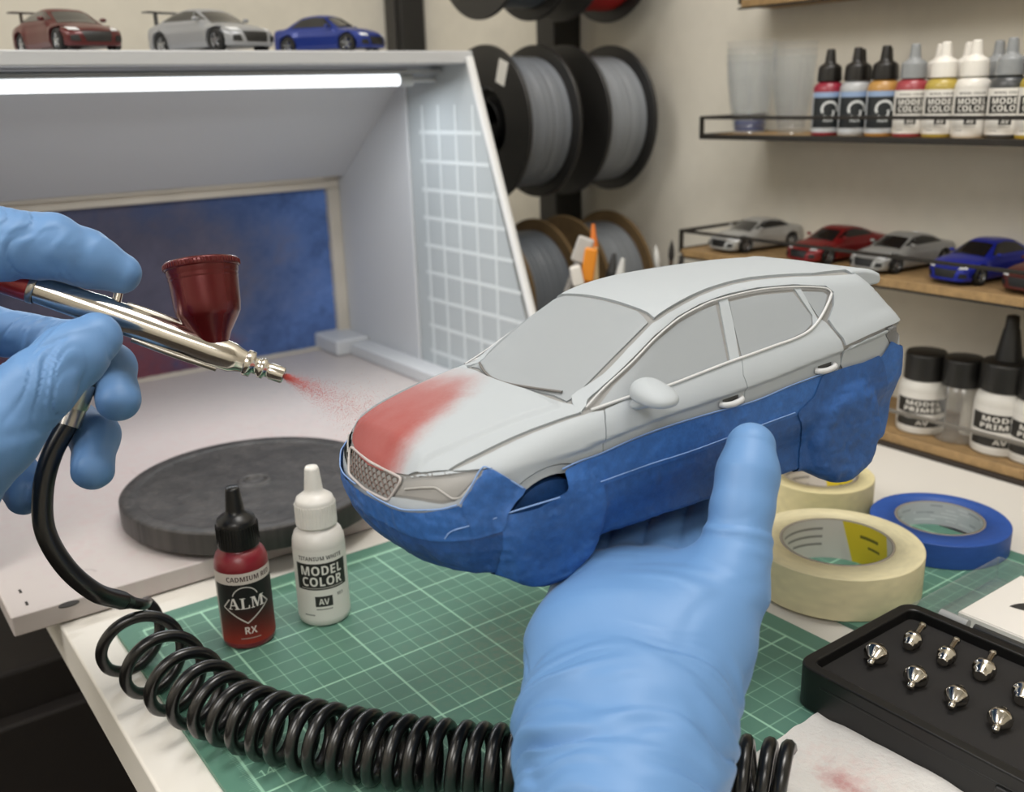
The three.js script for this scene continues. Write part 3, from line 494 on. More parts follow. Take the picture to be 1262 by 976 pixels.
  for (const sg of [1, -1]) {
    const flip = g => { if (sg < 0) { const p = g.attributes.position, n = g.attributes.normal; for (let i = 0; i < p.count; i++) { p.setZ(i, -p.getZ(i)); n.setZ(i, -n.getZ(i)); } } return g; };
    const h = add('headlamp', flip(sheet(fine(inset(lampPoly, 0.008)), dirMap(dn, exn, -0.012), 0.04, 0.02)), M(0x8f8e8c, 0.5));
    const ln = T3([[498, 603], [520, 601], [536, 601], [548, 609], [557, 615], [568, 613], [590, 588]]).map(p => { const n = grad(bodyField, p.x, p.y, p.z, 0.006).normalize(); p.addScaledVector(n, -0.006); return V(p.x, p.y, p.z * sg); });
    add('headlamp_rib', tube(ln, 0.0075, 60, 7, false, 0.2), M(0xa2a09d, 0.5), h);
  }
  add('grille_back', sheet(fine([[-gw, gy1], [-gw - 0.02, gy1 - 0.03], [-gw * 0.82, gy0], [gw * 0.82, gy0], [gw + 0.02, gy1 - 0.03], [gw, gy1]]), (z, y) => { const x = hit(q => bodyField(q, y, z), 2.5, 1); return skin(x, y, z, -0.035); }, 0.06, 0), M(0x17120f, 0.8));
  { const rods = [], cw = 0.062, ch = 0.036, at = (z, y) => { const x = hit(q => bodyField(q, y, z), 2.5, 1); return skin(x, y, z, -0.012)[0]; };
    for (let r = 0; r < 6; r++) for (let k = -8; k <= 8; k++) { const z = (k + (r % 2) / 2) * cw, y = gy0 + 0.01 + r * ch * 0.8; const P = [[z - cw / 2, y], [z - cw / 4, y + ch / 2], [z + cw / 4, y + ch / 2], [z + cw / 2, y], [z + cw / 4, y - ch / 2]]; for (let i = 0; i < 4; i++) { if (grSD(...P[i]) > -0.004 || grSD(...P[i + 1]) > -0.004) continue; rods.push(rod(at(...P[i]), at(...P[i + 1]), 0.0038, 0.0038, 5)); } }
    if (rods.length) tag(add('grille_mesh', merge(rods), M(0x75655f, 0.6)), null, null, null, 'stuff'); }
  { const P = [[-gw, gy1], [-gw - 0.02, gy1 - 0.03], [-gw * 0.82, gy0], [0, gy0 - 0.012], [gw * 0.82, gy0], [gw + 0.02, gy1 - 0.03], [gw, gy1], [0, gy1 + 0.006]].map(([z, y]) => { const x = hit(q => bodyField(q, y, z), 2.5, 1); return skin(x, y, z, 0.0)[0]; }); add('grille_frame', tube(P, 0.010, 120, 8, true, 0.2), M(0xb4aeac, 0.5)); }
  // tail: hatch, rear glass, lamps
  const rearMap = off => (z, y) => skin(hit(q => bodyField(q, y, z), -2.6, -1), y, z, off);
  add('tailgate', sheet(fine(inset([[-0.58, 0.5], [0.58, 0.5], [0.66, 0.85], [0.60, 1.02], [-0.60, 1.02], [-0.66, 0.85]], GAP)), rearMap(0), 0.06, TH), primer);
  add('rear_window', sheet(fine([[-0.60, 1.04], [0.60, 1.04], [0.50, 1.30], [-0.50, 1.30]]), rearMap(-0.006), 0.06, TH), mGlass);
  for (const sg of [-1, 1]) { const d = V(-1, 0, sg * 0.9).normalize(), ex = V(0.9, 0, sg).normalize(); const pl = T3([[1093, 405], [1101, 401], [1107, 412], [1104, 428], [1097, 424]]).map(p => [V(p.x, p.y, -p.z * -sg * -1 * 1).setZ(Math.abs(p.z) * sg).dot(ex), p.y]); if (pl.length > 2) add('tail_lamp', sheet(fine(pl), dirMap(d, ex, 0.006), 0.04, 0.03), M(0x7b7d80, 0.5)); }

  // mirrors and door handles
  for (const sg of [-1, 1]) {
    const F = (x, y, z) => { const X = x / 0.12, Y = y / (0.082 + 0.16 * z) , Z = z / 0.165; return smax((Math.pow(Math.abs(X) ** 2.2 + Math.abs(Y) ** 2.2 + Math.abs(Z) ** 2.6, 1 / 2.3) - 1) * 0.07, -0.045 - y, 0.03); };
    const base = onCar(783, 497); const cz = -1.0; const g = nets((x, y, z) => Math.max(F(x - 0.02 * (z + 0.1), y, z), -0.04 - x * 1 - 0.065), [-0.2, -0.15, -0.2], [0.2, 0.15, 0.2], 0.016);
    const mc = [0.60, 1.005, -1.005]; g.rotateX(-0.12).translate(...mc); const st = nets((x, y, z) => { const t = Math.max(0, Math.min(1, (z + 0.99) / 0.14)); return Math.hypot((x - 0.61) / 1.6, y - lerp(0.955, 0.915, t)) - 0.026 - 0.006 * t; }, [0.4, 0.8, -1.02], [0.8, 1.05, -0.82], 0.014);
    for (const q of [g, st]) if (sg > 0) { const p = q.attributes.position, n = q.attributes.normal; for (let i = 0; i < p.count; i++) { p.setZ(i, -p.getZ(i)); n.setZ(i, -n.getZ(i)); } const I = q.index.array; for (let i = 0; i < I.length; i += 3) { const a = I[i]; I[i] = I[i + 1]; I[i + 1] = a; } }
    if (sg < 0) { const mm = add('door_mirror', g, primer); add('mirror_stalk', st, primer, mm); }
    for (const [u, v] of [[900, 494], [1016, 453]]) {
      const q = onCar(u, v), n = grad(bodyField, q.x, q.y, q.z, 0.006).normalize(); if (sg > 0) { q.z *= -1; n.z *= -1; }
      const sl = -0.05, P = [-0.095, -0.075, -0.04, 0, 0.04, 0.075, 0.095].map((a, i) => q.clone().add(V(a, sl * a - 0.012 * (1 - (a / 0.095) ** 2), 0)).addScaledVector(n, [0.0, 0.028, 0.034, 0.036, 0.034, 0.028, 0.0][i]));
      const h = add('door_handle', tube(P, 0.021, 40, 10), litBeadM); add('handle_recess', sheet(fine([[q.x - 0.07, q.y - 0.022], [q.x + 0.07, q.y - 0.03], [q.x + 0.07, q.y + 0.022], [q.x - 0.07, q.y + 0.03]], 0.03), sideMap(0.0015, sg), 0.03, 0), M(0x4a4a49, 0.7), h);
    }
  }
  // wheels (wrapped in tape too)
  const tapeTex = noiseTex(256, 0.88, 0.14, [[6, 0.4], [30, 0.35], [100, 0.25]]);
  const mTape = [0x2f66b0, 0x2b5fa6, 0x346cb8, 0x28589c].map(c => M(c, 0.55, { map: tapeTex, bumpMap: tapeTex, bumpScale: 0.0004 }));
  for (const ax of AX) for (const sg of [-1, 1]) add('wheel', new THREE.CylinderGeometry(WR, WR, 0.24, 48).rotateX(Math.PI / 2).translate(ax, 0.25, sg * 0.72), mTape[3]);
  // masking tape: one field, clipped into the strips that were laid
  const pod = (x, y, z, ax, r, w) => { const a = Math.hypot(x - ax, y - 0.25) - r, b = Math.abs(Math.abs(z) - w / 2 - 0.2) - (w / 2 - 0.2); return smax(a, b, 0.10); };
  const tapeField = (x, y, z) => {
    let d = bodyField(x, y, z); d = smin(d, pod(x, y, z, AX[0], 0.325, 0.895), 0.14); d = smin(d, pod(x, y - 0.03, z, AX[1], 0.335, 0.915), 0.10);
    const rough = 0.4 + 0.6 * Math.max(smooth(0.5, 0.2, Math.hypot(x - AX[1], y - 0.28)), smooth(0.5, 0.2, Math.hypot(x - AX[0], y - 0.2)), smooth(1.5, 1.8, x) * 0.7);
    return d - 0.013 - rough * (0.010 * noise(x * 5, y * 5, z * 5) + 0.008 * (1 - Math.abs(noise(x * 9 + 3, y * 13, z * 9)) * 2) + 0.004 * noise(x * 30, y * 30, z * 30));
  };
  const tm = nets(tapeField, [-2.4, -0.25, -1.1], [2.4, 1.0, 1.1], 0.03);
  const topE = S2([[692, 578], [715, 568], [740, 559], [785, 539], [830, 523], [880, 508], [930, 494], [975, 475], [1010, 462], [1030, 455]]);
  const seam = S2([[738, 594], [800, 572], [856, 554], [920, 530], [980, 508], [1010, 497]]);
  const nose = S2([[565, 622], [545, 626.5], [530, 628], [515, 629], [500, 628], [487, 625], [475, 620], [462, 613], [450, 605]]).map(p => p).reverse();
  const tabP = S2([[567, 621], [580, 600], [593, 577.5], [604, 577], [645, 601], [632, 617], [622, 632]]);
  const rearE = S2([[1030, 455], [1045, 450], [1060, 446], [1080, 437.5]]);
  const strips = [
    ['side_tape', [...topE, ...seam.slice().reverse().map(([x, y]) => [x, y - 0.02]), [topE[0][0], seam[0][1] + 0.0]], 0.004, 2, (x, y, z) => 0],
    ['side_tape', [...seam, [-0.98, -0.3], [0.98, -0.3]], 0.0, 1],
    ['wheel_tape', [[1.66, 0.475], [1.45, 0.485], [topE[0][0] + 0.01, 0.53], [topE[0][0] - 0.01, 0.58], [0.93, 0.53], [0.92, -0.3], [1.68, -0.3]], 0.009, 0],
    ['wheel_tape', [seam[4], [-0.93, 0.66], topE[8], ...rearE, [-1.70, 0.75], [-1.80, 0.5], [-1.78, -0.3], [-0.88, -0.3], [-0.90, 0.3]], 0.010, 1],
    ['bumper_tape', [[2.6, nose[0][1]], ...nose, tabP[0], [1.80, 0.36], [2.0, 0.34], [2.6, 0.32]], 0.008, 2],
    ['bumper_tape', [[2.6, 0.36], [2.0, 0.37], [1.83, 0.40], [1.60, 0.44], [1.60, -0.3], [2.6, -0.3]], 0.0, 3],
    ['corner_tape', [tabP[0], ...tabP.slice(1), [1.66, 0.38], [1.82, 0.36]], 0.016, 2],
    ['rear_tape', [[-1.62, 0.79], ...S2([[1086, 436], [1096, 420], [1104, 424]]), [-2.05, 0.80], [-2.6, 0.78], [-2.6, -0.3], [-1.72, -0.3], [-1.74, 0.5]], 0.004, 2],
  ];
  for (const [name, poly, off, mi] of strips) {
    const sd = polySD(poly); for (const half of name === 'corner_tape' ? [-1] : [0]) { const g = clip(tm, (x, y, z) => Math.max(sd(x, y), half ? -half * z : -1));
    const p = g.attributes.position, n = g.attributes.normal; for (let i = 0; i < p.count; i++) p.setXYZ(i, p.getX(i) + n.getX(i) * off, p.getY(i) + n.getY(i) * off, p.getZ(i) + n.getZ(i) * off);
    const uv = new Float32Array(p.count * 2); for (let i = 0; i < p.count; i++) { uv[2 * i] = (p.getX(i) + p.getZ(i)) * 0.8; uv[2 * i + 1] = p.getY(i) * 0.8; } g.setAttribute('uv', new THREE.BufferAttribute(uv, 2));
    tag(add(name, g, mTape[mi]), 'blue masking tape'); }
  }
  // pale torn edges of the tape, the light they catch painted in as well
  const mEdgeLit = M(0x7d9dd0, 0.6);
  const edge = (px, r = 0.005, off = 0.004, sides = [1, -1]) => { const q = px.map(([u, v]) => onCar(u, v, (x, y, z) => tapeField(x, y, z) - off)).filter(a => a); if (q.length > 2) for (const sg of sides) tag(add('tape_edge_highlight', tube(q.map(a => V(a.x, a.y, a.z * sg)), r, q.length * 10, 5), mEdgeLit), 'pale torn edge of the blue tape with painted highlight'); };
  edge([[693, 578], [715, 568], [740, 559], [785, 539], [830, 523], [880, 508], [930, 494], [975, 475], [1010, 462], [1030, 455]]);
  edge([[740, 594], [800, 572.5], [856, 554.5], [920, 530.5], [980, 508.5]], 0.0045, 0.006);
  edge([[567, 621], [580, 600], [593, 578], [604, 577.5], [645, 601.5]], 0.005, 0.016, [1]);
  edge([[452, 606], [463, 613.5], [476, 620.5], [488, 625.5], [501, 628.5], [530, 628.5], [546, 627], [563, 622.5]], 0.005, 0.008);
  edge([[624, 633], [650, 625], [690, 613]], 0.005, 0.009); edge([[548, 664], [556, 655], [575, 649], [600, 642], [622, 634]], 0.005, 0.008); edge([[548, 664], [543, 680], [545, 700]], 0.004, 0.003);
}

// ---------------------------------------------------------------- gloved hands
const cap = (a, b, ra, rb) => { const d = b.clone().sub(a), L2 = d.lengthSq() || 1e-9; return (x, y, z) => { const t = Math.max(0, Math.min(1, ((x - a.x) * d.x + (y - a.y) * d.y + (z - a.z) * d.z) / L2)); return Math.hypot(x - a.x - d.x * t, y - a.y - d.y * t, z - a.z - d.z * t) - (ra + (rb - ra) * t); }; };
const chain = J => { const o = []; for (let i = 0; i + 1 < J.length; i++) o.push(cap(J[i][0], J[i + 1][0], J[i][1], J[i + 1][1])); return (x, y, z) => { let d = 1e9; for (const f of o) d = smin(d, f(x, y, z), 0.004); return d; }; };
const glove = M(0x628cbe, 0.5, { sheen: 0.25, sheenRoughness: 0.6, sheenColor: new THREE.Color(0.6, 0.75, 1) });
const skinM = M(0x9a6a50, 0.55);
function bounds(J, pad) { const lo = [1e9, 1e9, 1e9], hi = [-1e9, -1e9, -1e9]; for (const c of J) for (const [p, r] of c) p.toArray().forEach((v, i) => { lo[i] = Math.min(lo[i], v - r - pad); hi[i] = Math.max(hi[i], v + r + pad); }); return [lo, hi]; }
const ridge = (v) => 1 - 3.2 * v * v, fold = v => Math.exp(-(v * v) / 0.03);            // fold: a narrow crease where the noise crosses zero
{ // right hand, palm up under the car, thumb along its near side
  const A = (u, v, d, r) => [atDepth(u, v, d), r], W = (x, y, z, r) => [V(x, y, z), r];
  const palm = [
    [A(738, 1090, 0.268, 0.019), A(734, 985, 0.288, 0.0188), A(726, 900, 0.305, 0.0200), A(722, 800, 0.325, 0.020), A(731, 742, 0.345, 0.0155)],
    [A(768, 1090, 0.262, 0.022), A(766, 985, 0.283, 0.0225), A(770, 900, 0.300, 0.024), A(780, 800, 0.325, 0.023), A(785, 735, 0.348, 0.016)],
    [A(796, 1090, 0.268, 0.018), A(792, 985, 0.286, 0.0188), A(800, 900, 0.302, 0.0200), A(832, 810, 0.323, 0.0205), A(845, 745, 0.343, 0.016)],
  ];
  const thumb = [A(790, 960, 0.300, 0.016), A(814, 860, 0.312, 0.0195), A(856, 785, 0.322, 0.0180), A(895, 722, 0.330, 0.0135), A(907, 675, 0.334, 0.0112), A(915, 625, 0.337, 0.0103), A(921, 585, 0.340, 0.0102), A(925, 551, 0.344, 0.0086)];
  const yU = 0.0795;
  const fing = [[0.288, 0.0], [0.268, -0.006], [0.247, -0.002], [0.228, 0.006]].map(([x, dz], i) => { const b = [palm[2][4][0], palm[2][4][0].clone().lerp(palm[1][4][0], 0.66), palm[1][4][0].clone().lerp(palm[0][4][0], 0.33), palm[0][4][0]][i], r = [0.0098, 0.0102, 0.0098, 0.0086][i]; return [[b, r + 0.003], W(x, yU, -0.262, r), W(x + 0.001, yU + 0.0, -0.305, r * 0.95), W(x, yU + 0.006, -0.338 + dz, r * 0.9), W(x, yU + 0.03, -0.350 + dz, r * 0.8)]; });
  const P = palm.map(chain), T = chain(thumb), FN = fing.map(chain);
  const axis = atDepth(770, 985, 0.283).sub(atDepth(775, 800, 0.325)).normalize(), wrist = atDepth(775, 800, 0.325);
  const tAx = thumb[7][0].clone().sub(thumb[3][0]).normalize();
  const F = (x, y, z) => {
    let d = 1e9; for (const f of P) d = smin(d, f(x, y, z), 0.014); d = smin(d, T(x, y, z), 0.013); let q = 1e9; for (const f of FN) q = Math.min(q, f(x, y, z)); d = smin(d, q, 0.008);
    if (d > 0.006 || d < -0.006) return d;
    const s = (x - wrist.x) * axis.x + (y - wrist.y) * axis.y + (z - wrist.z) * axis.z;           // along the wrist, 0 in the palm
    const w1 = smooth(0.006, 0.035, s), w2 = smooth(0.002, -0.012, s) * 0;
    const n = noise(x * 45, y * 45, z * 45);
    const tt = (x - thumb[4][0].x) * tAx.x + (y - thumb[4][0].y) * tAx.y + (z - thumb[4][0].z) * tAx.z, wt = smooth(0.020, 0.008, Math.abs(tt + 0.006)) * smooth(0.03, 0.0, T(x, y, z));
    return d + w1 * 0.0014 * fold(noise(s * 120 + n * 1.4 + 7, x * 14, z * 14)) + wt * 0.0004 * noise(tt * 150 + n, x * 20, z * 20) + 0.00045 * smooth(-0.045, 0.0, s) * (1 - w1) * fold(noise((x + z) * 40 + n, y * 75, 3)) - w1 * (0.0023 * Math.pow(Math.max(0, ridge(noise(s * 105 + n * 1.3, x * 16, z * 16))), 1.6) + 0.0011 * Math.pow(Math.max(0, ridge(noise(s * 230 + n * 1.8, x * 30, z * 30))), 1.5)) - wt * 0.0006 * Math.pow(Math.max(0, ridge(noise(tt * 170 + n * 1.2, x * 25, z * 25))), 1.5) - 0.00025 * noise(x * 120, y * 120, z * 120);
  };
  const [lo, hi] = bounds([...palm, thumb, ...fing], 0.004);
  const hand = thing('gloved_hand', 'right hand in blue nitrile glove holding the model car from below', 'hand', [0, 0, 0]);
  const end = atDepth(768, 1052, 0.270), en = axis.clone();
  const cutF = (x, y, z) => Math.max(F(x, y, z), (x - end.x) * en.x + (y - end.y) * en.y + (z - end.z) * en.z);
  mesh('glove', nets(cutF, lo, hi, 0.0011, true, true), glove, hand);
  const wf = (x, y, z) => { let d = 1e9; for (const f of P) d = smin(d, f(x, y, z), 0.014); const s = (x - end.x) * en.x + (y - end.y) * en.y + (z - end.z) * en.z; return Math.max(d + 0.0018, -s - 0.02, s - 0.035); };
  const [l2, h2] = bounds(palm, 0.004); mesh('wrist', nets(wf, l2, h2, 0.003, true, true), skinM, hand);
}
{ // left hand with the airbrush
  const A = (u, v, d, r) => [atDepth(u, v, d), r];
  const C = [
    [A(-150, 330, 0.350, 0.016), A(-70, 306, 0.352, 0.0135), A(0, 300, 0.358, 0.0124), A(62, 305, 0.366, 0.0116), A(108, 319, 0.374, 0.0104), A(148, 337, 0.380, 0.0080)],     // index
    [A(-150, 690, 0.345, 0.019), A(-70, 600, 0.340, 0.0175), A(-8, 535, 0.338, 0.0150), A(48, 474, 0.342, 0.0122), A(90, 437, 0.349, 0.0112), A(119, 416, 0.354, 0.0090)],     // thumb
    [A(-110, 400, 0.385, 0.013), A(-20, 405, 0.412, 0.0105), A(85, 425, 0.412, 0.0098), A(138, 453, 0.396, 0.0092), A(146, 492, 0.384, 0.0086)],                             // middle
    [A(-110, 480, 0.392, 0.013), A(-20, 490, 0.420, 0.0105), A(70, 505, 0.420, 0.0098), A(118, 538, 0.402, 0.0092), A(114, 578, 0.390, 0.0084)],                              // ring
    [A(-110, 550, 0.392, 0.012), A(-30, 570, 0.415, 0.0095), A(20, 585, 0.412, 0.0088), A(30, 610, 0.400, 0.0080)],                                                         // little
  ];
  const palm = [[A(-150, 330, 0.352, 0.020), A(-150, 480, 0.372, 0.026), A(-160, 640, 0.362, 0.024)], [A(-95, 395, 0.385, 0.014), A(-70, 500, 0.393, 0.016), A(-80, 570, 0.385, 0.016)], [A(-150, 500, 0.37, 0.026), A(-320, 600, 0.36, 0.026)], [A(-150, 600, 0.362, 0.024), A(-320, 650, 0.35, 0.024)]];
  const f = C.map(chain), pl = palm.map(chain);
  const kn = [C[0][2][0], C[0][3][0], C[1][3][0], C[1][2][0], C[2][2][0], C[3][2][0]];
  const F = (x, y, z) => {
    let p = 1e9; for (const g of pl) p = smin(p, g(x, y, z), 0.014); let d = p, q = 1e9;
    for (const g of f) q = smin(q, g(x, y, z), 0.0012); d = smin(d, q, 0.006);
    if (d > 0.006 || d < -0.006) return d;
    let w = 0; for (const k of kn) w = Math.max(w, smooth(0.024, 0.006, Math.hypot(x - k.x, y - k.y, z - k.z)));
    const n = noise(x * 60, y * 60, z * 60);
    return d + w * 0.0007 * fold(noise((x * 0.8 + z * 0.9 - y * 0.3) * 115 + n * 1.3, y * 18, z * 12)) + 0.0004 * fold(noise((x + z) * 70 + n * 1.5, y * 60, 5)) - w * (0.0010 * Math.pow(Math.max(0, ridge(noise((x + z * 0.8 - y * 0.2) * 170 + n * 1.5, y * 30, z * 30))), 1.5) + 0.0003 * noise(x * 260, y * 260, z * 260)) - 0.00025 * noise(x * 110, y * 110, z * 110);
  };
  const [lo, hi] = bounds([...C, ...palm], 0.004);
  const hand = thing('gloved_hand', 'left hand in blue nitrile glove gripping the airbrush', 'hand', [0, 0, 0]);
  const end = atDepth(-285, 625, 0.355), en = atDepth(-320, 630, 0.355).sub(atDepth(-150, 560, 0.366)).normalize();
  mesh('glove', nets((x, y, z) => Math.max(F(x, y, z), (x - end.x) * en.x + (y - end.y) * en.y + (z - end.z) * en.z), lo, hi, 0.0011, true, true), glove, hand);
  const [l2, h2] = bounds(palm.slice(2), 0.004);
  mesh('wrist', nets((x, y, z) => { const s = (x - end.x) * en.x + (y - end.y) * en.y + (z - end.z) * en.z; return Math.max(smin(pl[2](x, y, z), pl[3](x, y, z), 0.014) + 0.0018, -s - 0.015); }, l2, h2, 0.003, true, true), skinM, hand);
}

// ---------------------------------------------------------------- airbrush
const chrome = M(0xd9d4cc, 0.16, { metalness: 1 }), steel = M(0xb8b4ac, 0.3, { metalness: 1 });
const TIP = atDepth(350, 463, 0.395), REAR = atDepth(-60, 318, 0.366);
{ const ax = REAR.clone().sub(TIP).normalize(), len = TIP.distanceTo(REAR);
  const t = thing('airbrush', 'chrome airbrush with dark red paint cup and red handle, held above the booth', 'airbrush', [0, 0, 0]);
  const at = (s) => TIP.clone().addScaledVector(ax, s);
  const rev = (pts, seg = 36) => along(lathe(pts, seg), TIP, REAR);            // profile [radius, distance from tip]
  const up = camU.clone().addScaledVector(ax, -camU.dot(ax)).normalize();
  mesh('nozzle_cap', rev([[0.0010, 0.0005], [0.0030, 0], [0.0034, 0.0006], [0.0034, 0.0055], [0.0030, 0.006], [0.0030, 0.0075], [0.0042, 0.008], [0.0042, 0.0098], [0.0034, 0.0102], [0.0034, 0.0125], [0.0052, 0.013], [0.0054, 0.0158], [0.0044, 0.0162]]), chrome, t);
  const px = (u, v) => { const p = atDepth(u, v, 0.39).sub(TIP); return p.dot(ax); };
  const sCup = px(262, 430), sTrig = px(145, 385), sHan = px(55, 357);
  mesh('barrel', rev([[0.0042, 0.0155], [0.0050, 0.019], [0.0060, sCup - 0.008], [0.0063, sCup], [0.0058, sCup + 0.010], [0.0060, sTrig - 0.012], [0.0062, sTrig + 0.004], [0.0058, sTrig + 0.012], [0.0056, sHan]]), chrome, t);
  const flatS = (s0, s1, o) => tube([at(s0).addScaledVector(up, o), at((s0 + s1) / 2).addScaledVector(up, o * 1.05), at(s1).addScaledVector(up, o)], 0.0014, 12, 8);
  mesh('barrel_rib', flatS(sCup + 0.012, sTrig - 0.004, 0.0055), steel, t); mesh('barrel_rib', flatS(sCup - 0.004, sTrig - 0.010, -0.0062), steel, t);
  mesh('handle', rev([[0.0058, sHan], [0.0062, sHan + 0.001], [0.0064, sHan + 0.012], [0.0058, len * 0.92], [0.004, len]]), M(0x9d2a2e, 0.28, { metalness: 0.4, clearcoat: 0.6 }), t);
  mesh('handle_ring', rev([[0.0060, sHan - 0.0016], [0.0064, sHan - 0.001], [0.0064, sHan + 0.0006], [0.006, sHan + 0.001]]), steel, t);
  // trigger
  const tb = at(sTrig).addScaledVector(up, 0.005), tt = at(sTrig + 0.001).addScaledVector(up, 0.0135);
  const tr = mesh('trigger', rod(tb, tt, 0.0018, 0.0016, 14), chrome, t); mesh('trigger_pad', along(lathe([[0, 0], [0.0042, 0.0004], [0.0046, 0.0012], [0.004, 0.0022], [0, 0.0018]], 24).scale(1.3, 1, 1), tt, tt.clone().add(up.clone().addScaledVector(ax, 0.2))), chrome, tr);
  // cup: axis follows the tilt seen in the photograph
  const c0 = at(sCup).addScaledVector(up, 0.002), cTop = atDepth(248, 325, pxDepth(c0)), cd = cTop.clone().sub(c0), cl = cd.length();
  const mc = M(0x560c10, 0.26, { metalness: 0.45, clearcoat: 0.3, clearcoatRoughness: 0.2 });
  const k = cl / 0.036, prof = [[0.0055, 0], [0.0066, 0.0025], [0.0074, 0.005], [0.0112, 0.0118], [0.0124, 0.0142], [0.0129, 0.018], [0.0134, 0.0285], [0.01325, 0.029], [0.0137, 0.0296], [0.01335, 0.0306], [0.0138, 0.0312], [0.0140, 0.0335], [0.0140, 0.0345]];
  const cup = mesh('paint_cup', along(lathe(prof.map(([r, y]) => [r, y * k]), 48), c0, cTop), mc, t);
  mesh('cup_lid', along(lathe([[0.0142, 0.0335], [0.0147, 0.0342], [0.0147, 0.0362], [0.0142, 0.0370], [0.012, 0.0374], [0.006, 0.0382], [0, 0.0385]].map(([r, y]) => [r, y * k]), 64), c0, cTop), mc, cup);
  { const gr = []; for (let i = 0; i < 60; i++) { const a = i / 60 * 6.283; gr.push(box(0.0006, 0.0018, 0.0006, 0.0002, Math.cos(a) * 0.0147, 0.0352 * k, Math.sin(a) * 0.0147)); } tag(mesh('lid_knurl', along(merge(gr), c0, cTop), mc, cup), null, null, null, 'stuff'); }
  // air valve below
  const v0 = at(sTrig - 0.002), v1 = atDepth(103, 470, pxDepth(v0) + 0.002), v2 = atDepth(92, 500, pxDepth(v0) + 0.003);
  const vl = mesh('air_valve', rod(v0, v1, 0.0052, 0.0046), steel, t); mesh('valve_nut', rod(v1, v2, 0.0058, 0.0058, 6), steel, vl);
}
function pxDepth(p) { return toPx(p)[2]; }
// red mist leaving the nozzle: fine droplets
{ const dst = fromCar(onCar(470, 520)), n = 9000, g = new THREE.IcosahedronGeometry(1, 0), im = new THREE.InstancedMesh(g, M(0xc2524a, 0.6), n), m = new THREE.Matrix4(), d = dst.clone().sub(TIP), L = d.length(), dn = d.clone().normalize(), s1 = dn.clone().cross(V(0, 1, 0)).normalize(), s2 = s1.clone().cross(dn);
  for (let i = 0; i < n; i++) { const t = Math.pow(rnd(), 2.2), w = 0.0010 + 0.010 * t, a = rnd() * 6.283, q = Math.sqrt(-2 * Math.log(0.002 + 0.997 * rnd())) * w * 0.5, p = TIP.clone().addScaledVector(dn, 0.001 + t * L * 0.96).addScaledVector(s1, Math.cos(a) * q).addScaledVector(s2, Math.sin(a) * q), r = rr(0.00004, 0.0001); m.makeScale(r, r, r).setPosition(p); im.setMatrixAt(i, m); }
  im.name = 'paint_mist'; scene.add(im); tag(im, 'fine red paint mist between the airbrush tip and the bonnet', 'paint mist', null, 'stuff'); }

// ---------------------------------------------------------------- coiled air hose
{ const t = thing('air_hose', 'black coiled air hose running from the airbrush across the mat', 'hose', [0, 0, 0]);
  const rub = M(0x0d0d0d, 0.28, { clearcoat: 0.4, clearcoatRoughness: 0.3 });
  const v = atDepth(92, 500, 0.392);
  mesh('hose_ferrule', rod(atDepth(95, 494, 0.392), atDepth(84, 525, 0.390), 0.0046, 0.0046, 20), steel, t);
  // loops: traced foot points of the coil on the mat
  const footY = spl([[100, 757], [128, 782], [152, 806], [185, 840], [222, 870], [265, 896], [320, 920], [390, 939], [450, 951], [510, 961], [570, 968], [640, 974], [720, 978], [800, 980], [870, 984], [930, 990], [1000, 1002]]);
  const R = 0.0116, r = 0.0026, up0 = 0.0025 + r;
  const loopX = spl([[0, 158], [1, 184], [2, 212], [3, 238], [4, 260], [5, 281], [6, 302], [8, 345], [10, 390], [14, 481], [18, 573], [22, 665], [26, 765], [30, 870], [33, 945], [35, 990]], 1400);
  const turns = 34, NP = turns * 26, pts = [], axp = [];
  for (let i = 0; i <= NP; i++) { const x = loopX(i / 26), q = onY(x, footY(x), up0); q.y = up0 + R; axp.push(q); }
  for (let i = 0; i <= NP; i++) {
    const f = i / NP, c = axp[i], tg = axp[Math.min(NP, i + 6)].clone().sub(axp[Math.max(0, i - 6)]).normalize(), up = V(0, 1, 0), sd = tg.clone().cross(up).normalize(), a = f * turns * 2 * Math.PI + 0.95, Rr = R * (1 + 0.34 * smooth(0.2, 0, f));
    pts.push(c.clone().addScaledVector(up, Math.cos(a) * Rr + (Rr - R)).addScaledVector(sd, -Math.sin(a) * Rr).addScaledVector(tg, 0.0010 * noise(i / 26 * 1.7, 1, 1)));
  }
  const p0 = pts[0], lead = [atDepth(84, 522, 0.390), atDepth(64, 560, 0.388), atDepth(53, 605, 0.388), atDepth(56, 655, 0.390), atDepth(82, 700, 0.396), atDepth(118, 730, 0.405), atDepth(150, 740, 0.420)];
  mesh('hose_lead', tube(lead, 0.0040, 90, 14), rub, t); { const e = lead[lead.length - 1], d = atDepth(176, 745, 0.436); mesh('hose_cuff', rod(e, e.clone().lerp(d, 0.45), 0.0040, 0.0027, 16), rub, t); }
  const coil = new THREE.CatmullRomCurve3([...lead.slice(-2), atDepth(176, 745, 0.436), ...pts]);
  mesh('hose_coil', new THREE.TubeGeometry(coil, NP * 2, r, 9, false), rub, t);
}

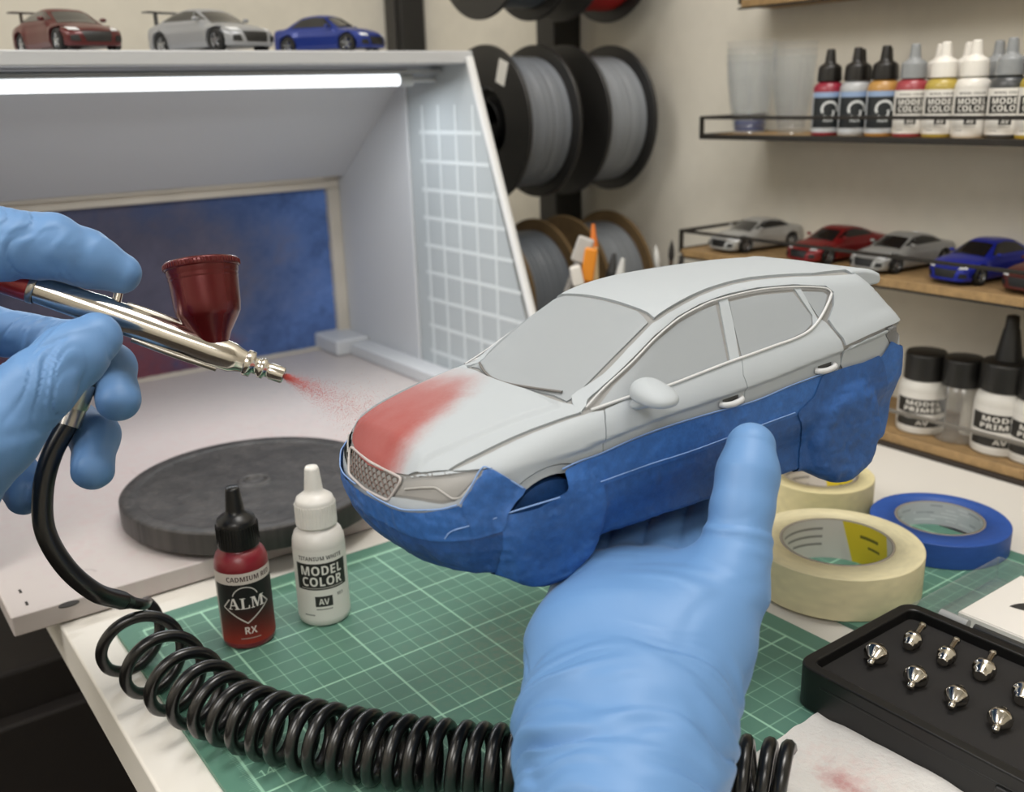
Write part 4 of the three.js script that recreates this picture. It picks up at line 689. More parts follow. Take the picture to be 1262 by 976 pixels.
// ---------------------------------------------------------------- paint bottles
const faceEye = (x, z) => Math.atan2(EYE.x - x, EYE.z - z);
const txt = (c, s, x, y, px, col, font = 'sans-serif', w) => { c.fillStyle = col; c.font = `bold ${px}px ${font}`; c.textAlign = 'center'; c.textBaseline = 'middle'; w ? c.fillText(s, x, y, w) : c.fillText(s, x, y); };
const labWhite = (strip) => canvasTex(512, 256, (c, w, h) => {
  c.fillStyle = '#e6e3dd'; c.fillRect(0, 0, w, h); txt(c, strip, 256, 24, 20, '#4a4744', 'sans-serif', 190);
  c.fillStyle = '#23221f'; c.fillRect(158, 44, 196, 96); txt(c, 'MODEL', 256, 70, 46, '#ece9e2', 'sans-serif', 176); txt(c, 'COLOR', 256, 110, 46, '#ece9e2', 'sans-serif', 176); c.fillStyle = '#bdb9b2'; c.fillRect(176, 132, 160, 3);
  c.fillStyle = '#2b2a28'; c.fillRect(226, 164, 62, 38); txt(c, 'AV', 257, 184, 30, '#e8e5de'); txt(c, '951', 320, 166, 16, '#55524e'); c.fillStyle = '#8b8883'; c.fillRect(228, 210, 58, 4); c.fillRect(180, 232, 40, 4);
});
const labRed = canvasTex(512, 256, (c, w, h) => {
  c.fillStyle = '#141011'; c.fillRect(0, 0, w, h); for (let y = 110; y < h; y += 2) { const k = (y - 110) / 140; c.fillStyle = `rgb(${20 + 130 * k | 0},${16 + 22 * k | 0},${17 + 8 * k | 0})`; c.fillRect(0, y, w, 2); }
  c.fillStyle = '#cfc4bd'; c.fillRect(0, 0, w, 40); txt(c, 'CADMIUM RED', 280, 21, 24, '#3d2a2a', 'sans-serif', 170);
  c.fillStyle = '#b9afa9'; c.fillRect(120, 40, 20, 216);
  c.strokeStyle = '#cfc9c4'; c.lineWidth = 5; c.beginPath(); c.moveTo(200, 92); c.lineTo(174, 122); c.lineTo(256, 180); c.lineTo(338, 122); c.lineTo(312, 92); c.stroke(); txt(c, 'ALM', 258, 108, 56, '#e4ddd8', 'serif', 130); c.strokeStyle = '#cfc9c4'; c.lineWidth = 4; c.beginPath(); c.arc(256, 96, 46, 3.5, 5.9); c.stroke();
  txt(c, 'RX', 262, 208, 36, '#dccfca'); c.fillStyle = '#a98f88'; c.fillRect(226, 234, 70, 4);
});
const labAir = canvasTex(512, 256, (c, w, h) => {
  c.fillStyle = '#1d2225'; c.fillRect(0, 0, w, h); c.fillStyle = '#8fa6c8'; c.fillRect(0, 0, w, 34); c.fillStyle = '#c6ccd2'; c.fillRect(130, 0, 22, h); c.fillRect(0, 226, w, 30);
  c.strokeStyle = '#d9dcdc'; c.lineWidth = 15; c.beginPath(); c.arc(268, 108, 46, 2.6, 6.6); c.stroke(); c.lineWidth = 12; c.beginPath(); c.arc(262, 132, 30, -0.6, 2.6); c.stroke(); txt(c, 'AIR', 262, 176, 36, '#cdd2d2');
});
const labPrimer = canvasTex(512, 256, (c, w, h) => { c.fillStyle = '#d9d6d0'; c.fillRect(0, 0, w, h); c.fillStyle = '#24221f'; c.fillRect(140, 40, 240, 104); txt(c, 'MODEL', 260, 70, 44, '#e4e0d8', 'sans-serif', 150); txt(c, 'PRIMER', 260, 114, 44, '#e4e0d8', 'sans-serif', 200); c.fillStyle = '#2a2825'; c.fillRect(140, 178, 240, 60); txt(c, 'AV', 262, 208, 40, '#dedad2'); });
const W1 = labWhite('TITANIUM WHITE'), W2 = labWhite('MODEL COLOR');
function bottle(x, y, z, s, bodyC, capC, lab, label, group, o = {}) {
  const t = thing('paint_bottle', label, 'paint bottle', [x, y, z], group, faceEye(x, z)); t.scale.set(s, s * (o.far ? 0.87 : 1), s);
  mesh('bottle_body', lathe([[0, 0.0005], [0.0105, 0], [0.0120, 0.0008], [0.0125, 0.003], [0.0125, 0.040], [0.0123, 0.0430], [0.0112, 0.0462], [0.0092, 0.0482], [0.0082, 0.0490], [0.0082, 0.0510], [0, 0.0510]], 40), M(bodyC, 0.35, { clearcoat: 0.3, clearcoatRoughness: 0.3 }), t);
  const cm = M(capC, 0.35), cp = mesh('bottle_cap', lathe([[0.0086, 0.0496], [0.0096, 0.0496], [0.0098, 0.0502], [0.0092, 0.0612], [0.0086, 0.0632], [0.0062, 0.0650], [0.0045, 0.0662], [0.0043, 0.0680], [0.0034, 0.0772], [0.0028, 0.0785], [0, 0.0787]], 40), cm, t);
  const rib = []; for (let i = 0; i < 40; i++) { const a = i / 40 * 6.283; rib.push(box(0.0004, 0.0100, 0.0005, 0.0001, Math.sin(a) * 0.0096, 0.0555, Math.cos(a) * 0.0096)); }
  if (!o.far) tag(mesh('cap_ribs', merge(rib), cm, cp), null, null, null, 'stuff');
  mesh('bottle_label', new THREE.CylinderGeometry(0.01262, 0.01262, 0.0365, 40, 1, true, -2.75, 5.5).translate(0, 0.0035 + 0.01825, 0), M(0xffffff, 0.5, { map: lab }), t);
  return t;
}
{ const q = onY(305, 793, 0.0025), p = onY(399, 765, 0.0025), bk = 0.006;
  bottle(q.x + 0.55 * bk, 0.0025, q.z - 0.85 * bk, 1, 0x7d1a26, 0x111010, labRed, 'dark red paint bottle with black dropper cap on the green mat');
  bottle(p.x + 0.55 * bk, 0.0025, p.z - 0.85 * bk, 1.02, 0xdedbd5, 0xe9e6e0, W1, 'white paint bottle with white dropper cap on the green mat'); }

// ---------------------------------------------------------------- wall shelves
const wood = noiseTex(256, 0.86, 0.14, [[3, 0.3], [40, 0.4], [128, 0.3]], true, [1, 0.97, 0.9]);
const mWood = M(0xb79a72, 0.65, { map: wood }), mRail = M(0x26221d, 0.5, { metalness: 0.2 });
function shelf(y, z0, z1, label, xf = 0.608, railH = 0.0145, woodEdge = false) {
  const t = thing('wall_shelf', label, 'shelf', [0, y, 0]), rail = (g) => mesh('shelf_rail', g, mRail, t);
  mesh('shelf_board', boxUV(bar(woodEdge ? xf : xf + 0.003, RX, woodEdge ? -0.006 : -0.003, 0, z0 + 0.003, z1, 0.0005), 6), mWood, t);
  rail(woodEdge ? bar(xf - 0.0005, xf + 0.002, -0.0075, -0.006, z0, z1) : bar(xf, xf + 0.003, -0.0035, 0.0006, z0, z1)); rail(bar(xf, xf + 0.0025, railH - 0.0025, railH, z0, z1));
  rail(bar(xf, xf + 0.003, 0, railH, z0, z0 + 0.003)); rail(bar(xf, RX, railH - 0.0025, railH, z0, z0 + 0.003)); rail(bar(xf, RX, -0.0035, 0.0008, z0, z0 + 0.003));
  return t;
}
const SU = 0.2155, SM = 0.1215, SL = 0.010;
shelf(SU, -0.572, 0.1, 'wooden wall shelf with black rail holding paint bottles and clear cups');
shelf(SM, -0.590, 0.1, 'wooden wall shelf with black rail holding the small toy cars', 0.606, 0.0165, true);
shelf(0.3185, -0.573, 0.1, 'topmost wooden wall shelf above the paint bottles', 0.650, 0.0145, true);
{ const t = thing('bottle_rack', 'low wooden rack on the table holding the black-capped bottles', 'shelf', [0, 0, 0]), z0 = -0.50;
  mesh('shelf_board', boxUV(bar(0.609, RX, 0.0035, SL, z0, 0.1, 0.0006), 6), mWood, t); mesh('shelf_rail', bar(0.6065, RX, 0, 0.0035, z0, 0.1), M(0x2a2119, 0.6), t); mesh('shelf_rail', bar(0.608, 0.6105, 0.026, 0.0285, z0, 0.1), M(0x6f6a62, 0.5), t);
  for (const z of [z0 + 0.002, -0.262, 0.0]) mesh('rack_post', bar(0.608, 0.6105, SL, 0.0285, z, z + 0.0025), M(0x6f6a62, 0.5), t); }
{ const at = (u, x) => onX(u, 150, x).z, s = 0.88, g = 'paint bottles on the upper shelf';
  const F_ = 'front row of the upper shelf', rows = [
    [1019, 0.628, 0x8c1f34, 0x15120f, labAir, 'crimson paint bottle with black cap and black label on the upper shelf'],
    [1052, 0.628, 0xa7a9ab, 0x15120f, labAir, 'silver paint bottle with black cap and black label, front row of upper shelf'],
    [1086, 0.628, 0xb08444, 0x15120f, labAir, 'gold paint bottle with black cap and black label, front row of upper shelf'],
    [1121, 0.628, 0x9a3a42, 0x8d9092, W2, 'red paint bottle with grey cap and white label on the upper shelf'],
    [1158, 0.628, 0xb09a45, 0xe6e2da, W2, 'olive yellow paint bottle with white cap, front row of upper shelf'],
    [1195, 0.628, 0xdedad2, 0xe6e2da, W2, 'all-white paint bottle, front row of upper shelf'],
    [1238, 0.628, 0x3f4143, 0x8d9092, W2, 'dark grey paint bottle with grey cap, front row of upper shelf'],
    [1276, 0.628, 0xb8a13c, 0x8d9092, W2, 'yellow paint bottle with grey cap next to the dark grey one']];
  for (const [u, x, b, c, l, lab] of rows) bottle(x, SU, at(u, x), s, b, c, l, lab, g, { far: 1 });
  for (const [u, b, c, l, lab] of [[1056, 0x6d6f70, 0x15120f, labAir, 'black-capped paint bottle behind the silver one on the upper shelf'], [1088, 0xb5652a, 0x15120f, labAir, 'black-capped paint bottle behind the gold one on the upper shelf'], [1152, 0xc9bfa6, 0xe6e2da, W2, 'white-capped paint bottle behind the olive yellow one'], [1186, 0xd8d4cc, 0xe6e2da, W2, 'white-capped paint bottle behind the all-white one'], [1222, 0x55585a, 0x8d9092, W2, 'grey-capped paint bottle behind the dark grey one']]) bottle(0.657, SU, at(u, 0.657), s, b, c, l, lab, g, { far: 1 });
}
// black-capped jars on the rack
{ const jar = (u, v, r, h, kind, label) => {
    const x = 0.634, z = onX(u, v, x).z, t = thing('primer_bottle', label, 'bottle', [x, SL, z], 'black-capped bottles on the table rack', faceEye(x, z));
    const clear = kind === 'clear', bm = clear ? M(0xf0efec, 0.12, { transmission: 0.9, thickness: 0 }) : M(0xd2cfc8, 0.4);
    mesh('bottle_body', lathe([[0, 0.0005], [r * 0.93, 0], [r, 0.002], [r, h * 0.80], [r * 0.95, h * 0.90], [r * 0.82, h * 0.97], [r * 0.80, h], [0, h]], 40), bm, t);
    const cr = r * 0.86, cm = M(0x171614, 0.42);
    if (kind === 'spout') { const c = mesh('bottle_cap', lathe([[cr, h * 0.98], [cr * 1.08, h * 1.0], [cr * 1.06, h + 0.0165], [cr * 0.95, h + 0.019], [cr * 0.5, h + 0.020]], 32), cm, t); mesh('cap_spout', lathe([[cr * 0.58, h + 0.0195], [cr * 0.5, h + 0.026], [cr * 0.34, h + 0.040], [cr * 0.30, h + 0.041], [cr * 0.26, h + 0.049], [0, h + 0.050]], 28), cm, c); }
    else mesh('bottle_cap', lathe([[cr * 0.9, h * 0.97], [cr, h * 0.975], [cr, h + 0.016], [cr * 0.94, h + 0.0185], [0, h + 0.019]], 32), cm, t);
    if (!clear) mesh('bottle_label', new THREE.CylinderGeometry(r * 1.008, r * 1.008, h * 0.66, 40, 1, true, -2.6, 5.2).translate(0, h * 0.44, 0), M(0xffffff, 0.5, { map: labPrimer }), t);
    return t; };
  jar(1136, 500, 0.0165, 0.040, 'flat', 'white bottle with flat black cap and black label on the rack');
  jar(1181, 510, 0.0150, 0.041, 'clear', 'clear empty bottle with flat black cap on the rack');
  jar(1233, 520, 0.0175, 0.044, 'spout', 'white bottle with tall black spout cap on the rack');
  jar(1279, 530, 0.0165, 0.043, 'spout', 'white bottle beside the tall spout bottle at the rack post');
  const x = 0.650, z = onX(1196, 510, x).z; const t = thing('white_tube', 'slim white tube behind the clear bottle on the rack', 'tube', [x, SL, z]); mesh('tube_body', lathe([[0, 0], [0.006, 0], [0.0065, 0.001], [0.0065, 0.034], [0.005, 0.037], [0, 0.0372]], 24), M(0xd8d4cc, 0.4), t); mesh('tube_cap', cyl(0.0045, 0.0048, 0.008, 20, 0.041), M(0xd8d4cc, 0.4), t);
}
// stacks of clear cups
{ const pl = M(0xfafbfc, 0.03, { transmission: 0.97, thickness: 0, ior: 1.35 });
  const stack = (u, x, n, rb, rt, hh, dh, label, ring) => { const z = onX(u, 100, x).z; for (let k = 0; k < n; k++) { const t = thing('plastic_cup', `clear plastic cup, ${['lowest', 'second from bottom', 'third from bottom', 'fourth from bottom'][k]} of the ${label} on the upper shelf`, 'cup', [x, SU + k * dh, z], 'nested clear cups on the upper shelf');
      mesh('cup_wall', lathe([[0, 0.001], [rb, 0.001], [rb, 0], [rb * 1.02, 0.002], [lerp(rb, rt, 0.55) * 1.02, hh * 0.4], [rt * 0.985, hh * 0.8], [rt, hh], [rt * 1.05, hh + 0.0004], [rt * 1.05, hh + 0.0016], [rt * 1.0, hh + 0.001]], 40), pl, t);
      if (ring && k === 0) mesh('cup_base_ring', lathe([[rb * 0.9, 0.0022], [rb * 0.96, 0.0022], [rb * 0.99, 0.010], [rb * 0.9, 0.010], [rb * 0.9, 0.0022]], 40), M(0x5d6fa8, 0.3, { transmission: 0.5, thickness: 0 }), t); } };
  stack(926, 0.645, 4, 0.0125, 0.0195, 0.054, 0.0050, 'wider nested stack', true);
  stack(978, 0.645, 3, 0.0100, 0.0165, 0.056, 0.0050, 'slimmer nested stack');
}

// ---------------------------------------------------------------- filament spools on the wall rack
{ const ZC = -0.739, rows = [0.380, 0.226, 0.0715], sp = [[0.512, 0.571], [0.601, 0.661]];
  const blackP = M(0x222120, 0.42), card = M(0x7a6444, 0.85, { map: wood });
  const spool = (x0, x1, y, flM, fil, label, sticker) => {
    const t = thing('filament_spool', label, 'spool', [x0, y, ZC], 'filament spools on the wall rack'), w = x1 - x0, R = 0.067, ft = 0.0045, tx = g => g.rotateZ(-Math.PI / 2);
    const flange = a => tx(lathe([[0.033, a], [R - 0.001, a], [R, a + 0.001], [R, a + ft - 0.001], [R - 0.001, a + ft], [0.033, a + ft], [0.033, a]], 64));
    mesh('spool_flange', flange(0), flM, t); mesh('spool_flange', flange(w - ft), flM, t);
    const prof = [[0.030, ft]]; for (let i = 0; i <= 60; i++) prof.push([0.0565 + 0.0004 * Math.sin(i * 2.6) - 0.0005 * noise(i * 0.4, y * 9, 2), lerp(ft, w - ft, i / 60)]); prof.push([0.030, w - ft]);
    mesh('filament_winding', tx(lathe(prof, 72)), M(fil, 0.4), t);
    mesh('spool_hub', tx(lathe([[0.0205, 0.010], [0.0332, 0.010], [0.0332, 0.001], [0.0345, 0.001], [0.0345, 0.011], [0.0205, 0.011], [0.0205, 0.010]], 48)), M(0x0d0d0d, 0.4), t);
    mesh('hub_bore', tx(lathe([[0.0205, 0.001], [0.0205, w - 0.001], [0.0215, w - 0.001], [0.0215, 0.001], [0.0205, 0.001]], 40)), M(0x0b0b0b, 0.5), t);
    if (sticker) { const a = sticker, g = box(0.0006, 0.020, 0.013, 0.0002).rotateX(0.35).translate(-0.0002, 0.043, 0.030); mesh('spool_sticker', g, M(0xd8d6d0, 0.6), t); }
    return t; };
  spool(...sp[0], rows[0], blackP, 0x565d66, 'black spool of slate grey filament, topmost on the wall rack');
  spool(...sp[1], rows[0], blackP, 0xa8201f, 'black spool of red filament on the wall rack');
  spool(...sp[0], rows[1], blackP, 0x73777d, 'black spool of grey filament with white sticker on its flange', 1);
  spool(...sp[1], rows[1], blackP, 0x878b90, 'black spool of light grey filament close to the wall');
  spool(...sp[0], rows[2], card, 0x60656b, 'brown cardboard spool of grey filament next to the booth side');
  spool(...sp[1], rows[2], card, 0x75797d, 'brown cardboard spool of grey filament behind the tool cup');
  const t = thing('spool_rack', 'black wall-mounted rack with arms carrying the filament spools', 'rack', [0, 0, 0]);
  mesh('rack_upright', bar(0.655, RX, 0.012, 0.46, -0.846, -0.816, 0.002), blackP, t);
  for (const y of rows) { mesh('rack_arm', rod(V(0.500, y - 0.0085, ZC), V(RX, y - 0.0085, ZC), 0.010, 0.010, 20), blackP, t); mesh('rack_bracket', bar(0.668, RX, y - 0.022, y + 0.008, -0.82, ZC + 0.012, 0.002), blackP, t); }
}
// ---------------------------------------------------------------- tools standing behind the car
{ const c = atDepth(735, 378, 0.76), cx = c.x, cz = c.z; const t = thing('tool_cup', 'grey cup with pencils and cutters behind the model car', 'cup', [cx, 0, cz]);
  mesh('cup_wall', lathe([[0, 0.002], [0.026, 0.002], [0.028, 0], [0.030, 0.002], [0.031, 0.085], [0.0295, 0.085], [0.0285, 0.004], [0, 0.004]], 36), M(0x6a6a68, 0.5), t);
  const stick = (name, u, v, r, col, label, cat, tip) => { const top = atDepth(u, v, 0.765), b = V(cx + (top.x - cx) * -0.25, 0.006, cz + (top.z - cz) * -0.25), g = thing(name, label, cat, [0, 0, 0]), d = top.clone().sub(b); const e = b.clone().addScaledVector(d, tip ? 0.88 : 1); mesh('shaft', rod(b, e, r, r, 8), M(col, 0.5), g); if (tip) mesh('tip', rod(e, top, r, r * 0.35, 10), M(tip, 0.5), g); };
  stick('pencil', 731, 276, 0.0036, 0xc8b08a, 'pale wooden pencil with orange end in the tool cup', 'pencil', 0xd06f1e);
  stick('marker', 757, 312, 0.0042, 0x1b1b1a, 'thin black marker in the tool cup', 'marker', 0x2a2a2a);
  stick('palette_knife', 768, 318, 0.0045, 0xa9aaa8, 'grey metal tool in the tool cup', 'tool', 0xbfc0be);
  const blk = (name, u, v, w, h, col, col2, label, cat, rz) => { const p = atDepth(u, v, 0.752), g = thing(name, label, cat, [p.x, p.y, p.z], null, faceEye(p.x, p.z)); g.rotation.z = rz; mesh('blade_holder', box(w, h, 0.007, 0.002), M(col, 0.5), g); mesh('handle_shaft', rod(V(0, -h / 2, 0), V(0, -h / 2 - 0.07, 0), 0.003, 0.003, 8), M(col2, 0.5), g); };
  blk('hobby_cutter', 726, 326, 0.010, 0.026, 0xd9861f, 0xb9691a, 'orange hobby cutter in the tool cup', 'cutter', -0.15);
  blk('eraser_stick', 718, 308, 0.013, 0.020, 0xb4b0ab, 0x8e8a86, 'light grey eraser holder in the tool cup', 'eraser', -0.35);
  blk('putty_tool', 711, 340, 0.009, 0.016, 0xd8d4cd, 0xa8a49e, 'white putty tool in the tool cup', 'tool', 0.2);
  const d = atDepth(824, 356, 0.80), br = thing('brush_jar', 'small dark jar of brushes behind the car roof', 'jar', [d.x, 0, d.z]); mesh('jar_wall', lathe([[0, 0.002], [0.018, 0.002], [0.02, 0], [0.021, 0.08], [0.0195, 0.08], [0.0185, 0.004], [0, 0.004]], 30), M(0x35322e, 0.5), br);
  for (const [u, v, col, tp, lab] of [[808, 302, 0xb0b0ae, 0xc9c9c6, 'paintbrush with pale silver tip in the brush jar'], [828, 296, 0x4a3a2c, 0x1c1815, 'paintbrush with tall black bristles in the brush jar'], [841, 311, 0x4a3a2c, 0x1c1815, 'paintbrush with short black bristles in the brush jar']]) { const top = atDepth(u, v, 0.80), b = V(d.x - (top.x - d.x) * 0.2, 0.006, d.z - (top.z - d.z) * 0.2), g = thing('paintbrush', lab, 'paintbrush', [0, 0, 0], 'brushes in the jar'), e = b.clone().lerp(top, 0.87); mesh('brush_handle', rod(b, e, 0.0018, 0.0018, 8), M(col, 0.5), g); mesh('bristles', along(lathe([[0.0017, 0], [0.0026, 0.004], [0.0022, 0.010], [0.0004, e.distanceTo(top)]], 12), e, top), M(tp, 0.7), g); }
}

// ---------------------------------------------------------------- tape rolls
function tapeRoll(u, v, r, ri, h, y, col, coreTex, label, crinkle) {
  const q = onY(u, v, y + h), t = thing('tape_roll', label, 'tape roll', [q.x, y, q.z], null, faceEye(q.x, q.z) + Math.PI);
  const body = [[ri, 0], [r - 0.0006, 0], [r, 0.0006], [r, h - 0.0006], [r - 0.0006, h], [ri, h], [ri, 0]];
  const bm = noiseTex(128, 0.95, 0.06, [[8, 0.5], [64, 0.5]]);
  mesh('tape_winding', lathe(body, 80), M(col, 0.55, { map: bm }), t);
  mesh('tape_core', new THREE.CylinderGeometry(ri - 0.0015, ri - 0.0015, h * 1.0, 64, 1, true).translate(0, h / 2, 0), M(0xffffff, 0.6, { map: coreTex, side: THREE.DoubleSide }), t).rotation.y = -1.25;
  mesh('core_rim', lathe([[ri - 0.0014, 0], [ri, 0], [ri, h + 0.0002], [ri - 0.0014, h + 0.0002], [ri - 0.0014, 0]], 64), M(0xb9b0a4, 0.6), t);
  return t;
}
const coreY = canvasTex(1024, 128, (c, w, h) => { c.fillStyle = '#cfcac6'; c.fillRect(0, 0, w, h); for (let k = 0; k < 2; k++) { const o = k * 512; c.fillStyle = '#d9c22c'; c.beginPath(); c.moveTo(o + 20, 0); c.lineTo(o + 190, 0); c.lineTo(o + 150, h); c.lineTo(o - 20, h); c.fill(); c.fillStyle = '#8a8684'; for (let i = 0; i < 3; i++) c.fillRect(o + 250, 26 + i * 26, 170 - i * 30, 8); c.fillStyle = '#6b6418'; c.fillRect(o + 60, 34, 70, 10); c.fillRect(o + 50, 64, 50, 8); } });
const coreB = canvasTex(1024, 128, (c, w, h) => { c.fillStyle = '#c3c6cc'; c.fillRect(0, 0, w, h); for (let i = 0; i < 60; i++) { c.fillStyle = hash3(i, 1, 3) > 0.5 ? 'rgba(120,126,140,0.5)' : 'rgba(228,230,234,0.6)'; c.fillRect(hash3(i, 2, 3) * w, 14 + Math.floor(hash3(i, 3, 3) * 5) * 20, 30 + 60 * hash3(i, 4, 3), 9); } });
tapeRoll(1031, 667, 0.0430, 0.0285, 0.0225, 0.0025, 0xe6dcb4, coreY, 'thick cream masking tape roll with yellow printed core on the mats');
tapeRoll(1158, 638, 0.0370, 0.0238, 0.0140, 0.0025, 0x2a55a8, coreB, 'flat roll of blue masking tape beside the cream roll');
tapeRoll(1010, 583, 0.0320, 0.0225, 0.0250, 0, 0xe2d6a6, coreY, 'narrow cream masking tape roll behind the thick roll');

// ---------------------------------------------------------------- airbrush nozzle case
{ const x0 = 0.302, x1 = 0.382, z0 = -0.221, z1 = 0.03, y0 = 0.0027, h = 0.0195, t = thing('nozzle_case', 'black nozzle case with foam insert and opened clear lid', 'case', [0, y0, 0]);
  const bk = M(0x0e0e0e, 0.38), wth = 0.004, cxm = (x0 + x1) / 2;
  const rs = (w, l, r) => { const s = new THREE.Shape(), a = w / 2, b = l / 2; s.moveTo(-a + r, -b); s.lineTo(a - r, -b); s.quadraticCurveTo(a, -b, a, -b + r); s.lineTo(a, b - r); s.quadraticCurveTo(a, b, a - r, b); s.lineTo(-a + r, b); s.quadraticCurveTo(-a, b, -a, b - r); s.lineTo(-a, -b + r); s.quadraticCurveTo(-a, -b, -a + r, -b); return s; };
  const outer = rs(x1 - x0, z1 - z0, 0.008); outer.holes.push(new THREE.Path(rs(x1 - x0 - 2 * wth, z1 - z0 - 2 * wth, 0.005).getPoints(8)));
  const zc = (z0 + z1) / 2;
  mesh('case_wall', new THREE.ExtrudeGeometry(outer, { depth: h - 0.002, bevelEnabled: true, bevelThickness: 0.0008, bevelSize: 0.0006, bevelSegments: 2 }).rotateX(-Math.PI / 2).translate(cxm, 0.001, zc), bk, t);
  mesh('case_bottom', new THREE.ExtrudeGeometry(rs(x1 - x0 - 0.002, z1 - z0 - 0.002, 0.006), { depth: 0.002, bevelEnabled: false }).rotateX(-Math.PI / 2).translate(cxm, 0.0002, zc), bk, t);
  const fb = noiseTex(256, 0.5, 0.4, [[128, 1]], false); const FY = h - 0.0045;
  mesh('foam_insert', new THREE.ExtrudeGeometry(rs(x1 - x0 - 2 * wth - 0.0006, z1 - z0 - 2 * wth - 0.0006, 0.004), { depth: FY - 0.003, bevelEnabled: false }).rotateX(-Math.PI / 2).translate(cxm, 0.0024, zc), M(0x201e1d, 0.95, { bumpMap: fb, bumpScale: 0.0003 }), t);
  mesh('case_latch', bar(x0 - 0.0022, x0 + 0.0005, 0.006, 0.013, -0.135, -0.095, 0.0008), bk, t);
  mesh('case_seam', bar(x0 - 0.0008, x0 + 0.0005, 0.0126, 0.0138, z0 + 0.012, z1 - 0.012, 0.0003), bk, t);
  mesh('finger_notch', cyl(0.0055, 0.0055, 0.0004, 24).translate(0.330, FY - 0.0004, -0.098), M(0x050505, 0.9), t);
  // clear lid, folded open onto the mat
  const lx0 = x1 + 0.006, lx1 = lx0 + 0.082, cl = M(0xf2f5f6, 0.08, { transmission: 0.92, thickness: 0, ior: 1.3 });
  const lidY = 0.013, ll = mesh('case_lid', merge([bar(lx0, lx1, 0, 0.0012, z0 - 0.004, z1, 0.0004), bar(lx0, lx0 + 0.0014, 0.0012, lidY, z0 - 0.004, z1, 0.0004), bar(lx1 - 0.0014, lx1, 0.0012, lidY, z0 - 0.004, z1, 0.0004), bar(lx0 + 0.0014, lx1 - 0.0014, 0.0012, lidY, z0 - 0.004, z0 - 0.0026, 0.0004)]), cl, t); tag(ll, 'clear plastic lid lying open');
  mesh('hinge_bar', rod(V(x1 + 0.0036, 0.0178, z0 + 0.03), V(x1 + 0.0036, 0.0178, z1 - 0.01), 0.0019, 0.0019, 10), M(0x2a2b2b, 0.3), ll); mesh('hinge_bar', rod(V(x1 + 0.0036, 0.0178, z0 + 0.014), V(x1 + 0.0036, 0.0178, z0 + 0.027), 0.0024, 0.0024, 10), M(0x9a9c9c, 0.25), ll);
  // printed card in the lid
  const card = thing('paper_card', 'white printed card pad lying in the clear case lid', 'card', [0, y0 + 0.0014, 0]);
  mesh('card_pad', bar(0.4085, 0.4655, 0, 0.0075, -0.211, 0.02, 0.0004).translate(0, -0.0001, 0), M(0xe2ded8, 0.7), card).visible = true;
  mesh('card_sheet', bar(0.409, 0.465, 0.0074, 0.0078, -0.2105, 0.0195, 0.0001), M(0xe2ded8, 0.7), card);
  { const s = new THREE.Shape(); s.moveTo(0, 0); s.quadraticCurveTo(0.006, 0.007, 0.022, 0.006); s.lineTo(0.022, -0.006); s.quadraticCurveTo(0.008, -0.005, 0, 0); const q = onY(1244, 747, y0 + 0.0094); mesh('printed_shape', new THREE.ExtrudeGeometry(s, { depth: 0.0001, bevelEnabled: false }).rotateX(-Math.PI / 2).rotateY(-0.9)  .translate(q.x, 0.0079, q.z), M(0x2c2b2a, 0.7), card); }
  // nozzles in the foam
  const bright = M(0xc9c4bb, 0.14, { metalness: 1 }), YF = y0 + FY;
  const pinA = (u, v, lab, k = 1) => { const q = onY(u, v, YF + 0.003), n = thing('airbrush_nozzle', lab, 'nozzle', [q.x, YF + 0.0030, q.z], 'chrome nozzles in the black case'); const a = V(-0.86, -0.06, 0.22).normalize(), b0 = a.clone().multiplyScalar(0.005), b1 = a.clone().multiplyScalar(-0.0205);
    mesh('nozzle_body', along(lathe([[0, 0], [0.0016, 0], [0.0022, 0.0005], [0.0022, 0.0020], [0.0031, 0.0024], [0.0031, 0.0048], [0.0039, 0.0054], [0.0040, 0.0068], [0.0028, 0.0076], [0.0024, 0.0098], [0.0016, 0.0102]].map(([r, y]) => [r * k, y]), 20), b0, b1), bright, n);
    mesh('nozzle_stem', along(lathe([[0.0012, 0.0095], [0.0012, 0.0175], [0.0017, 0.0180], [0.0017, 0.0192], [0, 0.0196]], 14), b0, b1), bright, n); };
  const coneB = (u, v, lab, k = 1) => { const q = onY(u, v, YF + 0.003), n = thing('airbrush_nozzle', lab, 'nozzle', [q.x, YF + 0.0034, q.z], 'chrome nozzles in the black case'); const a = V(-0.78, -0.10, 0.22).normalize(), b0 = a.clone().multiplyScalar(0.0072), b1 = a.clone().multiplyScalar(-0.0072);
    mesh('nozzle_body', along(lathe([[0.0012, 0.003], [0.0022, 0.0036], [0.0042, 0.0068], [0.0046, 0.0072], [0.0046, 0.0086], [0.0036, 0.0096], [0.0030, 0.0112], [0.0018, 0.0118], [0.0016, 0.0134], [0, 0.0136]].map(([r, y]) => [r * k, y]), 22), b0, b1), bright, n);
    mesh('nozzle_tip', along(lathe([[0, 0], [0.0014, 0.0002], [0.0015, 0.0026], [0.0012, 0.0034]], 14), b0, b1), bright, n); };
  pinA(1124, 790, 'chrome nozzle with long stem in the far corner of the foam'); pinA(1166, 809, 'chrome nozzle with long stem, second along the hinge side'); pinA(1212, 826, 'thick chrome nozzle with stem, third along the hinge side', 1.2); pinA(1262, 856, 'thick chrome nozzle with stem, fourth along the hinge side', 1.2);
  coneB(1079, 808, 'cone-shaped chrome nozzle at the rounded end of the foam', 1.1); coneB(1128, 836, 'cone-shaped chrome nozzle, second along the latch side', 1.05); coneB(1178, 860, 'cone-shaped chrome nozzle, third along the latch side'); coneB(1232, 888, 'cone-shaped chrome nozzle nearest the round finger notch');
}
